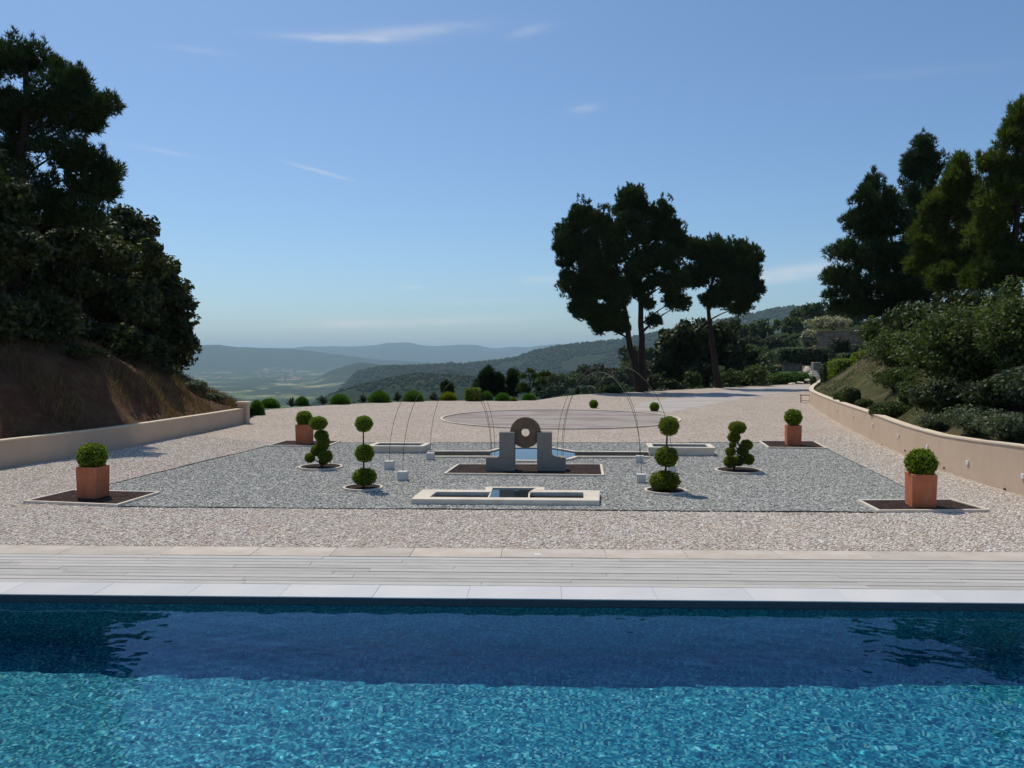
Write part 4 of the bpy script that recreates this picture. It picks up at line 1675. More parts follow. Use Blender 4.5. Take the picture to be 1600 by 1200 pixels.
def build_trees():
    # the twin pines and their neighbour beyond the terrace
    S = 1440 / 420
    b = gp(1000, 612.5)
    tree('pine_tree', 'broad dark pine whose trunk leans away from the upright twin beside it', 'pine tree', b, b.y,
         [(1001, 613), (994, 580), (985, 540), (979, 500), (972, 450), (960, 400)],
         CR([(205, 380, 70, 60), (300, 215, 62, 80), (290, 400, 115, 95), (245, 600, 85, 75), (330, 720, 95, 80), (380, 830, 55, 45), (430, 590, 120, 110), (430, 290, 80, 100), (470, 760, 80, 70), (520, 835, 45, 35), (370, 480, 110, 90), (480, 430, 80, 80), (500, 660, 70, 70), (360, 270, 60, 70), (250, 300, 60, 60), (210, 480, 55, 45), (420, 800, 60, 45)], S, 820, 270),
         'pine', M['pine'], M['trunkdark'], .44, 46, .27, .30, 101, 'pines beyond the asphalt circle', width=.08, dens=1.25)
    b2 = gp(1007, 612)
    tree('pine_tree', 'tallest upright dark pine with three spires beside its leaning twin', 'pine tree', b2 + Vector((.1, .5, 0)), b2.y + .5,
         [(1006, 612), (1003, 560), (1001, 500), (1000, 440), (995, 380), (988, 320)],
         CR([(570, 140, 80, 82), (570, 320, 110, 120), (600, 500, 85, 90), (745, 210, 55, 85), (800, 320, 65, 90), (760, 440, 95, 90), (780, 590, 90, 80), (800, 690, 75, 50), (690, 795, 48, 30), (640, 640, 70, 60), (850, 700, 50, 40), (520, 190, 50, 60), (640, 210, 40, 60), (665, 330, 60, 80), (680, 450, 60, 70), (700, 560, 50, 50), (560, 600, 60, 60), (830, 400, 40, 70), (720, 300, 50, 80)], S, 820, 270),
         'pine', M['pine'], M['trunkdark'], .44, 46, .27, .28, 102, 'pines beyond the asphalt circle', width=.08, dens=1.25)
    b3 = gp(1122, 606)
    tree('pine_tree', 'lower flat-topped pine leaning over the dark evergreen oaks', 'pine tree', b3, b3.y,
         [(1124, 607), (1118, 570), (1111, 530), (1107, 490), (1112, 440), (1125, 400)],
         CR([(900, 410, 75, 65), (1000, 400, 85, 60), (920, 550, 90, 80), (1080, 540, 100, 90), (1140, 430, 75, 75), (1215, 450, 62, 60), (1190, 640, 90, 60), (1060, 660, 90, 70), (1150, 725, 70, 40), (985, 690, 60, 45), (1240, 610, 40, 40), (1000, 500, 70, 60), (1120, 600, 80, 60), (1060, 420, 60, 60), (1190, 530, 70, 50)], S, 820, 270),
         'pine', M['pine'], M['trunkdark'], .46, 46, .29, .27, 103, 'pines beyond the asphalt circle', width=.085, dens=1.25)
    D = 80
    for k, (lob, tr, lab) in enumerate((
            ([(760, 905, 90, 80), (740, 1010, 80, 70), (850, 870, 90, 80), (850, 1010, 110, 110), (790, 1100, 90, 60)], [(1058, 609), (1060, 580), (1062, 540)], 'dark evergreen oak directly beside the trunks of the twin pines'),
            ([(960, 860, 90, 80), (1060, 850, 90, 80), (1000, 960, 130, 100), (1090, 960, 80, 100), (940, 1060, 100, 80)], [(1104, 607), (1104, 580), (1105, 545)], 'dark evergreen oak under the crown of the flat-topped pine'),
            ([(1130, 960, 60, 80), (1190, 1000, 80, 80), (1140, 1070, 100, 70), (1240, 1060, 70, 60)], [(1165, 605), (1165, 585), (1165, 560)], 'dark evergreen oak between the flat-topped pine and the clipped hedges'))):
        bb = Vector((at(tr[0][0], 600, D).x, D, 0.0))
        tree('evergreen_oak', lab, 'oak tree', bb, D, tr, CR(lob, S, 820, 270), 'leaf', M['oak'], M['oakbark'], .75, 75, .30, .25, 110 + k, 'evergreen oaks beyond the drive', dens=.8)
    # sunlit shrubs at the feet of the pines
    for k, (px, py, w, h, mt, lab) in enumerate(((1085, 607, 30, 28, 'shrub', 'yellow-green shrub at the foot of the flat-topped pine'), (1146, 605, 34, 30, 'shrub', 'leafy shrub between the flat-topped pine and the low clipped mound'),
                                                 (1180, 603, 50, 34, 'shrub', 'spreading green shrub beside the low clipped mound'), (1052, 609, 26, 16, 'oak', 'low dark shrub at the foot of the twin pines'),
                                                 (960, 615, 40, 12, 'shrub', 'low green shrub on the terrace rim before the twin pines'), (1024, 611, 24, 26, 'oak', 'dark shrub just behind the twin pine trunks'))):
        g = gp(px, py)
        g.y += .8
        bush('shrub', lab, 'shrub', g, w * g.y / F_PX, h * g.y / F_PX, M[mt], 130 + k, size=.14, n=1400)

    # left bank: the tall pine, the oaks behind it
    D = 29.0
    x = at(20, 500, D).x
    base = Vector((x, D, ground(x, D)))
    tree('pine_tree', 'tall dark pine standing on the red earth bank', 'pine tree', base, D,
         [(20, 505), (20, 420), (24, 330), (33, 240), (42, 160), (40, 95)],
         [(10, 88, 42, 34), (55, 92, 32, 26), (118, 118, 15, 12), (85, 150, 48, 36), (138, 163, 42, 26), (172, 165, 20, 15), (45, 185, 60, 40), (125, 198, 40, 22), (95, 238, 52, 26), (165, 262, 32, 24), (140, 296, 45, 22), (70, 300, 60, 34), (8, 255, 32, 28), (172, 300, 22, 16), (20, 345, 60, 34), (120, 335, 60, 26), (-40, 130, 36, 40), (-40, 240, 40, 44)],
         'pine', M['pine'], M['trunkdark'], .36, 50, .215, .26, 140, width=.043, dens=1.0)
    oaks = [
        (37.5, (213, 556), [(213, 556), (208, 520), (214, 480), (225, 430)], [(222, 352, 26, 22), (196, 352, 34, 28), (222, 398, 44, 36), (262, 415, 22, 26), (262, 455, 36, 34), (284, 486, 24, 34), (268, 515, 38, 30), (220, 470, 55, 50), (180, 440, 50, 60), (296, 535, 14, 18), (190, 505, 34, 26), (240, 535, 24, 14)], 'evergreen oak leaning out over the end of the earth bank'),
        (34.0, (135, 512), [(135, 512), (135, 470), (140, 430), (142, 390)], [(150, 365, 50, 36), (105, 380, 50, 40), (150, 425, 60, 45), (95, 435, 60, 40), (190, 460, 36, 30), (130, 470, 50, 20)], 'dark oak in the middle of the earth bank behind the tall pine'),
        (36.0, (62, 505), [(62, 505), (60, 460), (62, 420), (62, 390)], [(60, 375, 55, 45), (15, 390, 50, 45), (60, 430, 60, 40), (0, 440, 55, 40), (110, 400, 40, 40), (-50, 400, 60, 60)], 'dark oak on the earth bank just behind the tall pine trunk')]
    for k, (D, bp, tr, lob, lab) in enumerate(oaks):
        x = at(bp[0], 520, D).x
        base = Vector((x, D, ground(x, D)))
        tree('evergreen_oak', lab, 'oak tree', base, D, tr, lob, 'leaf', M['oak'], M['oakbark'], .42, 120, .135, .17, 150 + k, 'oaks on the earth bank', dens=.9)

    # the wood goes on along the bank
    rr = np.random.default_rng(91)
    for k, (x, y, h, r, lab) in enumerate(((-16.3, 26.3, 6.2, 2.2, 'low spreading oak on the earth bank in front of the tall pine'), (-15.9, 30.2, 5.6, 2.0, 'low bushy oak on the crest of the bank just beside the tall pine'),
                                           (-21.5, 28.5, 8.5, 3.0, 'broad oak behind the tall pine at the top of the earth bank'), (-15.6, 34.0, 5.4, 2.0, 'bushy oak in the gap before the leaning oak'), (-16.4, 21.5, 6.4, 2.2, 'oak standing nearest the pool on the earth bank'),
                                           (-19.2, 24.0, 8.0, 2.7, 'tall oak at the near end of the earth bank, uphill of the low ones'))):
        z = ground(x, y)
        lob = []
        for q in range(9):
            a, e = rr.uniform(0, 6.28), rr.uniform(0, .62)
            X, Z = x + math.cos(a) * r * e, z + h * rr.uniform(.30, .84)
            rad = r * rr.uniform(.38, .55)
            lob.append((CX + X / y * F_PX, HOR - (Z - CAM_H) / y * F_PX, rad * F_PX / y, rad * .8 * F_PX / y))
        px = CX + x / y * F_PX
        base = Vector((x, y, z))
        tree('evergreen_oak', lab, 'oak tree', base, y, [(px, HOR - (z - CAM_H) / y * F_PX), (px + 4, HOR - (z + h * .35 - CAM_H) / y * F_PX), (px - 3, HOR - (z + h * .7 - CAM_H) / y * F_PX)], lob, 'leaf', M['oak'], M['oakbark'], .42, 90, .13, .15, 180 + k, 'oaks on the earth bank', dens=.8, jitter=1.2)
    for k, (x, y, w, h, lab) in enumerate(((-18.2, 38.5, 3.4, 2.6, 'dark undergrowth bush behind the trunk of the middle oak'), (-21.5, 38.0, 3.6, 2.8, 'dark undergrowth bush behind the tall pine trunk'), (-24.5, 36.0, 3.6, 3.0, 'dark undergrowth bush uphill of the tall pine'), (-16.2, 39.0, 2.6, 2.0, 'dark undergrowth bush beside the trunk of the leaning oak'),
                                           (-15.6, 27.6, 2.6, 1.9, 'dark bush on the bank crest before the low spreading oak'), (-15.2, 31.6, 2.4, 1.7, 'dark bush on the bank crest before the low bushy oak'), (-15.8, 24.2, 2.6, 2.0, 'dark bush on the bank crest nearest the pool'), (-17.0, 29.4, 2.8, 2.2, 'dark bush at the foot of the tall pine'), (-15.4, 35.4, 2.2, 1.6, 'dark bush on the bank crest below the leaning oak crown'))):
        bush('undergrowth_bush', lab, 'bush', Vector((x, y, ground(x, y) - .2)), w, h, M['oak'], 190 + k, size=.11, n=3500, group='undergrowth under the oaks')
    # right bank: four pines
    pines = [
        (52, (1392, 505), [(1392, 505), (1388, 440), (1382, 380), (1372, 320), (1366, 275)],
         [(1365, 290, 16, 24), (1350, 318, 26, 24), (1385, 318, 26, 24), (1335, 352, 26, 22), (1385, 355, 42, 28), (1320, 395, 30, 20), (1370, 400, 48, 26), (1415, 400, 34, 30), (1308, 432, 26, 16), (1355, 445, 55, 26), (1410, 450, 40, 28), (1300, 458, 16, 11), (1345, 478, 55, 16), (1400, 490, 40, 16)], 'pine with tiered branches overhanging the clipped cypress block', 'pine', .38, 48, 0),
        (58, (1450, 490), [(1450, 490), (1447, 420), (1443, 340), (1441, 250)],
         [(1441, 232, 16, 22), (1425, 258, 22, 24), (1460, 258, 20, 24), (1440, 290, 36, 30), (1445, 335, 42, 34), (1440, 390, 42, 36), (1450, 440, 40, 34)], 'narrow blue-green pine whose top rises behind its two neighbours', 'pine', .42, 46, 1),
        (45, (1462, 486), [(1462, 486), (1470, 420), (1482, 350), (1494, 262)],
         [(1496, 262, 12, 20), (1486, 292, 22, 24), (1512, 296, 16, 24), (1470, 325, 34, 28), (1515, 335, 26, 32), (1455, 370, 36, 28), (1500, 385, 40, 32), (1445, 415, 34, 26), (1490, 435, 46, 28), (1530, 410, 24, 36)], 'feathery olive-green pine in front of the narrow blue-green pine', 'pinelight', .36, 50, 2),
        (40, (1585, 478), [(1585, 478), (1586, 400), (1588, 300), (1588, 185)],
         [(1590, 182, 12, 26), (1578, 215, 20, 26), (1606, 215, 24, 30), (1560, 262, 22, 26), (1595, 270, 36, 34), (1538, 252, 9, 16), (1555, 310, 34, 34), (1605, 330, 46, 40), (1545, 365, 34, 34), (1600, 400, 56, 40), (1555, 430, 44, 34)], 'tall olive-green pine highest on the planted bank, above the big shrubs', 'pinelight', .38, 48, 3)]
    for (D, bp, tr, lob, lab, mt, rc, ne, k) in pines:
        x = at(bp[0], bp[1], D).x
        base = Vector((x, D, ground(x, D)))
        tree('pine_tree', lab, 'pine tree', base, D, tr, lob, 'pine', M[mt], M['trunkdark'], rc, ne, .30, .20, 160 + k, 'pines on the planted bank', width=.055, use_fill=k != 0, dens=1.0 if k else .95)


build_trees()


def build_bank_shrubs():
    # large loose shrubs on the right bank: px, base py, width px, height px
    big = [(1500, 612, 150, 145, 'large dark leafy shrub in the middle of the planted bank', 'shrub', .068, 17000),
           (1590, 590, 120, 150, 'large leafy shrub high on the planted bank below the tall olive pine', 'shrub', .068, 14000),
           (1425, 590, 120, 80, 'leafy shrub spilling down the planted bank beside the clipped hedges', 'shrub', .068, 13000),
           (1440, 540, 110, 70, 'dark round shrub under the feathery pine', 'oak', .10, 9000),
           (1385, 545, 70, 50, 'green shrub below the tiered pine', 'shrub', .10, 6000),
           (1530, 530, 110, 80, 'dark shrub between the feathery pine and the tall olive pine', 'oak', .10, 9000),
           (1478, 650, 90, 60, 'dark shrub added for the shade below the large leafy shrub', 'oak', .06, 9000),  # this shrub and the next are added to darken the shaded bank
           (1555, 645, 90, 60, 'dark shrub added to shade the bank between the grey-green ones and the large leafy shrub', 'oak', .06, 9000),
           (1400, 612, 70, 40, 'small leafy shrub at the lower edge of the spilling one', 'shrub', .06, 6000),
           (1600, 640, 80, 70, 'grey-green shrub low on the planted bank at the wall', 'greyshrub', .05, 8000),
           (1525, 677, 110, 42, 'low grey-green rosemary bush spreading behind the wall', 'greyshrub', .045, 8000),
           (1590, 690, 90, 44, 'rosemary bush hanging over the near end of the wall', 'greyshrub', .045, 8000),
           (1468, 672, 60, 24, 'low rosemary mat behind the bend of the wall', 'greyshrub', .045, 4000)]
    for k, (px, py, w, h, lab, mt, sz, n) in enumerate(big):
        g = hit(px, py)
        m = g.y / F_PX
        bush('shrub', lab, 'shrub', g, w * m, h * m, M[mt], 200 + k, size=sz, n=n, lobed=9, group='loose shrubs on the planted bank')
    # clipped mounds on the grass
    small = [(1328, 634, 30, 30, 'rounded clipped shrub on the grass behind the far part of the wall'), (1312, 632, 18, 20, 'small clipped shrub on the grass next to the wall end'),
             (1424, 634, 34, 34, 'clipped box-shaped shrub on the grassy slope'), (1420, 612, 36, 18, 'flat clipped shrub above the box-shaped one'), (1392, 653, 60, 26, 'wide low clipped shrub just behind the wall'),
             (1350, 637, 26, 14, 'little dark shrub between the rounded and the wide clipped shrubs')]
    for k, (px, py, w, h, lab) in enumerate(small):
        g = hit(px, py)
        m = g.y / F_PX
        hedge_block('clipped_shrub', lab, 'shrub', g - Vector((0, 0, .05)), w * m, w * m * .9, h * m, M['shrub'], 220 + k, size=.06, n=2200, rounding=.36, group='clipped shrubs on the planted bank')

    # clipped hedges, mound and steps at the back right
    def blk(name, px0, px1, py0, py1, D, depth, mt, seed, lab, rounding=.16, n=2600, size=.1):
        p = at((px0 + px1) / 2, py1, D)
        m = D / F_PX
        zz = ground(p.x, D)
        top = at(px0, py0, D).z
        zb = min(p.z, zz + .0) if p.z > zz else p.z
        zb = p.z - (.4 if p.z > zz + .1 else 0)
        hedge_block(name, lab, 'hedge', Vector((p.x, D, zb)), (px1 - px0) * m, depth, top - zb, M[mt], seed, size=size, n=n, rounding=rounding)
    blk('clipped_hedge', 1284, 1302, 568, 598, 64, 1.0, 'oak', 240, 'narrow dark upright hedge block beside the stone steps')
    blk('clipped_hedge', 1298, 1338, 561, 596, 61, 2.0, 'box', 241, 'bright yellow-green clipped hedge above the wall end')
    blk('clipped_cypress', 1297, 1326, 529, 566, 72, 1.5, 'agave', 242, 'dark clipped cypress block rising behind the bright hedge', .2)
    blk('clipped_hedge', 1310, 1334, 552, 563, 66, 1.6, 'greyshrub', 243, 'small grey-green clipped hedge before the dark cypress block')
    blk('clipped_hedge', 1332, 1372, 548, 572, 63, 2.0, 'box', 244, 'yellow-green rounded hedge between the cypress block and the big shrubs', .4)
    blk('clipped_hedge', 1211, 1298, 543, 566, 96, 2.2, 'greyshrub', 245, 'long grey-green hedge below the garden wall', .1, 4200)
    blk('clipped_hedge', 1322, 1356, 538, 556, 92, 2.2, 'greyshrub', 246, 'grey-green hedge end to the side of the cypress block', .12)
    blk('clipped_mound', 1206, 1264, 581, 602, 79, 2.5, 'grassbush', 247, 'low dark green clipped mound beside the driveway', .33, 3600)
    blk('clipped_mound', 1266, 1275, 588, 596, 70, .6, 'shrub', 248, 'tiny clipped ball at the foot of the stone steps', .45, 500)
    # dry stone garden wall in the distance, with blossom on it
    D = 104
    p = at(1275, 541, D)
    q = at(1368, 541, D)
    top = at(1275, 518, D).z
    m = D / F_PX
    wl = thing('stone_terrace_wall', ((p.x + q.x) / 2, D, p.z), 'brown dry-stone wall on the slope behind the hedges', 'wall')
    hw, hh = (q.x - p.x) / 2, top - p.z
    link('wall_body', box_mesh('wall_body', -hw, hw, 0, .6, -2.5, hh, .05), M['drystone'], wl)
    link('coping', box_mesh('coping', hw * .35, hw, -.05, .65, hh + .003, hh + .18, .03), M['cap'], wl)
    link('coping', box_mesh('coping', -hw, hw * .345, -.05, .65, hh + .003, hh + .10, .03), M['drystone'], wl)
    for k, (px, py, w, h, D2, lab) in enumerate(((1300, 516, 62, 24, 107, 'cream-flowering shrub on top of the dry-stone wall'), (1262, 545, 26, 32, 99, 'cream-flowering shrub at the end of the dry-stone wall'))):
        g = at(px, py, D2)
        bush('flowering_shrub', lab, 'shrub', g, w * D2 / F_PX, h * D2 / F_PX, M['blossom'], 260 + k, size=.22, n=1600)
    # block of brown wall under the long hedge
    D = 97.5
    p = at(1228, 583, D)
    link('brown_wall', box_mesh('brown_wall', -1.1, 1.1, 0, .5, -1.5, 1.6, .05), M['drystone'], loc=(p.x, D - 2.4, p.z), label='small brown stone wall under the long grey-green hedge', cat='wall')
    # stone steps
    D = 78
    m = D / F_PX
    g = at(1274, 597, D)
    st = thing('stone_steps', (g.x, D, 0), 'pale stone steps climbing between the mound and the dark hedge', 'steps')
    for k, (x0, x1, py) in enumerate(((1262, 1286, 592.5), (1266, 1285, 587), (1271, 1285, 583.2), (1276, 1285, 579.5))):
        zt = at(1270, py, D + k * .45).z
        link('step', box_mesh('step', (x0 - 1274) * m, (x1 - 1274) * m, k * .45, k * .45 + .5, zt - .4, zt, .02), M['stone'], st)
    gpil = at(1275, 582, D + 3)
    link('stone_post', box_mesh('stone_post', -.38, .38, -.38, .38, -1.2, (582 - 566) * (D + 3) / F_PX, .04), M['greystone'], loc=gpil, label='squat stone gatepost at the head of the steps', cat='post')
    # pale rocks
    rm = []
    for s in range(3):
        rng = np.random.default_rng(300 + s)
        bm = bmesh.new()
        bmesh.ops.create_icosphere(bm, subdivisions=2, radius=1)
        for v in bm.verts:
            f = 1 + .25 * math.sin(v.co.x * 4 + s) * math.cos(v.co.y * 3 + s * 2) + rng.normal(0, .06)
            v.co *= f
        rm.append(bm_mesh('boulder', bm))
    for k, (px, py, w, h, D, tilt, lab) in enumerate(((1238, 600, 12, 4.5, 77, 0, 'flat pale boulder at the edge of the driveway before the mound'), (1251, 598.5, 9, 4, 77, .2, 'smaller pale boulder beside the flat one'),
                                                      (1263, 594, 6, 4, 77, 0, 'pale boulder at the foot of the steps'), (1261, 577, 14, 5, 82, -.8, 'long leaning pale boulder beside the gatepost'),
                                                      (1248, 583, 8, 4, 81, -.3, 'small pale boulder above the clipped mound'), (1348, 572, 6, 3.5, 58, 0, 'white boulder on the slope beside the bright hedge'))):
        p = at(px, py, D)
        o = link('boulder', rm[k % 3], M['stone'], loc=p, label=lab, cat='boulder', group='pale boulders near the steps')
        o.scale = (w * D / F_PX / 2, .35, h * D / F_PX / 2)
        o.rotation_euler = (0, tilt, .3 * k)


build_bank_shrubs()


def build_rim():
    # mounds of green grass along the far rim, dark spiky plants between them
    names = ['first', 'second']
    rows = [(419, 638, 34, 16, 'green grassy mound just beyond the gate pillar'), (470, 634.5, 24, 15, 'small green grassy mound on the terrace rim above the far left planter'),
            (530, 632, 34, 17, 'green grassy mound on the rim above the cloud-pruned topiary'), (592, 629, 38, 19.5, 'large green grassy mound on the rim above the slim topiary'),
            (645, 627.5, 36, 18, 'green grassy mound on the rim above the trough end'), (700, 626, 30, 14, 'yellower green mound on the rim beside the clipped cube hedge'),
            (760, 626, 22, 15, 'green mound right after the clipped cube hedge'), (785, 626.5, 26, 13, 'green mound below the dark conifers'), (827, 625.5, 24, 11, 'green mound under the cloud-pruned pine'),
            (802, 627, 12, 6, 'tiny yellow-green mound under the cloud-pruned pine'), (399, 649, 26, 24, 'small leafy bush touching the gate pillar')]
    for k, (px, py, w, h, lab) in enumerate(rows):
        g = gp(px, py)
        g.y += .25
        m = g.y / F_PX
        rng = np.random.default_rng(400 + k)
        t = thing('grass_mound', g, lab, 'ornamental grass', 'green mounds along the terrace rim')
        W, Hh = w * m / 2, h * m
        n = 2400
        d = rand_unit(n, rng)
        d[:, 2] = np.abs(d[:, 2])
        P = d * np.array([W, W * .9, Hh]) * rng.uniform(.55, .82, n)[:, None]
        tip = d * np.array([W, W * .9, Hh]) * rng.uniform(.92, 1.06, n)[:, None] + rng.normal(0, .02, (n, 3))
        sd = np.cross(tip - P, rand_unit(n, rng))
        sd /= np.linalg.norm(sd, axis=1)[:, None] + 1e-9
        V = np.stack([P - sd * .022, P + sd * .022, tip], 1).reshape(-1, 3)
        V[:, 2] = np.maximum(V[:, 2], .0)
        link('blades', mesh_np('blades', V, np.arange(3 * n).reshape(n, 3)), M['yellowbox'] if k in (5, 9) else M['grassbush'], t)
        bm = bmesh.new()
        bmesh.ops.create_icosphere(bm, subdivisions=2, radius=1)
        for v in bm.verts:
            v.co = Vector((v.co.x * W * .72, v.co.y * W * .65, max(v.co.z, 0) * Hh * .72))
        link('tussock', bm_mesh('tussock', bm), M['core'], t)
    c = gp(738.5, 627)
    m = c.y / F_PX
    hedge_block('cube_hedge', 'square clipped cube hedge on the terrace rim', 'hedge', c + Vector((0, .5, 0)), 24 * m, 24 * m, 20 * m, M['box'], 430, size=.07, n=2400, rounding=.1)
    for k, (px, py, w, h, lab) in enumerate(((448, 638, 18, 18, 'dark spiky plant between the gate pillar mound and its neighbour'), (498, 634, 22, 14, 'dark spiky plant on the rim behind the far left planter'),
                                             (562, 631, 20, 14, 'dark spiky plant left of the largest rim mound'), (618, 629, 18, 17, 'dark spiky plant after the largest rim mound'),
                                             (676, 627.5, 20, 16, 'dark spiky plant beside the yellower rim mound'), (905, 617, 14, 14, 'dark spiky plant alone on the bare part of the rim'))):
        g = gp(px, py)
        g.y += 1.0
        m = g.y / F_PX
        rng = np.random.default_rng(440 + k)
        t = thing('spiky_plant', g, lab, 'agave', 'dark spiky plants along the terrace rim')
        n = 46
        a = rng.uniform(0, 6.28, n)
        e = rng.uniform(.25, 1.45, n)
        L_ = h * m * rng.uniform(.75, 1.1, n)
        sp = w * m / (2 * h * m)
        tip = np.stack([np.cos(a) * np.cos(e) * L_ * sp * 1.3, np.sin(a) * np.cos(e) * L_ * sp * 1.3, np.sin(e) * L_], 1)
        sd = np.stack([-np.sin(a), np.cos(a), 0 * a], 1) * .045
        mid = tip * .5 + np.array([0, 0, .05])
        z0 = tip * .02
        V = np.stack([z0 - sd * .6, z0 + sd * .6, mid + sd, tip, mid - sd], 1).reshape(-1, 3)
        link('leaf_rosette', mesh_np('leaf_rosette', V, np.arange(5 * n).reshape(n, 5)), M['agave'], t)
    # trees just below the rim
    D = 60
    S = 1600 / 220
    for k, (lob, tr, mt, lab) in enumerate((
            ([(600, 160, 45, 45), (560, 230, 80, 60), (500, 310, 80, 60), (610, 300, 70, 70), (560, 390, 90, 50)], [(762, 640), (762, 610), (762, 585)], 'pine', 'dark conifer rising behind the cube hedge'),
            ([(715, 240, 40, 50), (720, 310, 55, 60), (690, 390, 70, 50)], [(778, 640), (778, 615), (778, 598)], 'pine', 'smaller dark conifer next to the one behind the cube hedge'),
            ([(890, 190, 50, 50), (880, 280, 60, 60), (860, 380, 70, 60)], [(802, 640), (802, 610), (802, 590)], 'oak', 'brownish upright conifer behind the cloud-pruned pine'),
            ([(130, 330, 40, 40), (150, 400, 70, 40)], [(699, 640), (699, 625), (699, 612)], 'oak', 'dark bush showing behind the yellower rim mound'))):
        x = at(tr[0][0], 600, D).x
        base = Vector((x, D, at(0, 640, D).z))
        tree('dark_conifer', lab, 'conifer', base, D, tr, CR(lob, S, 680, 560), 'pine', M[mt], M['trunkdark'], .35, 44, .28, .10, 450 + k, 'conifers below the terrace rim', width=.07, dens=.9)
    D = 58
    lob = CR([(1080, 150, 60, 28), (1000, 205, 60, 28), (1230, 180, 90, 30), (1130, 200, 60, 26), (1220, 270, 65, 26), (1130, 300, 50, 24), (1000, 310, 66, 30), (1010, 365, 90, 30), (1180, 350, 50, 20), (960, 360, 50, 20)], S, 680, 560)
    x = at(826, 600, D).x
    base = Vector((x, D, at(0, 636, D).z))
    tree('cloud_pruned_pine', 'cloud-pruned pine with flat bright green pads on the terrace rim', 'pine tree', base, D, [(826, 636), (824, 615), (829, 598), (826, 584)], lob, 'pine', M['padpine'], M['trunkdark'], .13, 24, .10, .09, 470, width=.04, back=False, jitter=.4, use_fill=False)


build_rim()


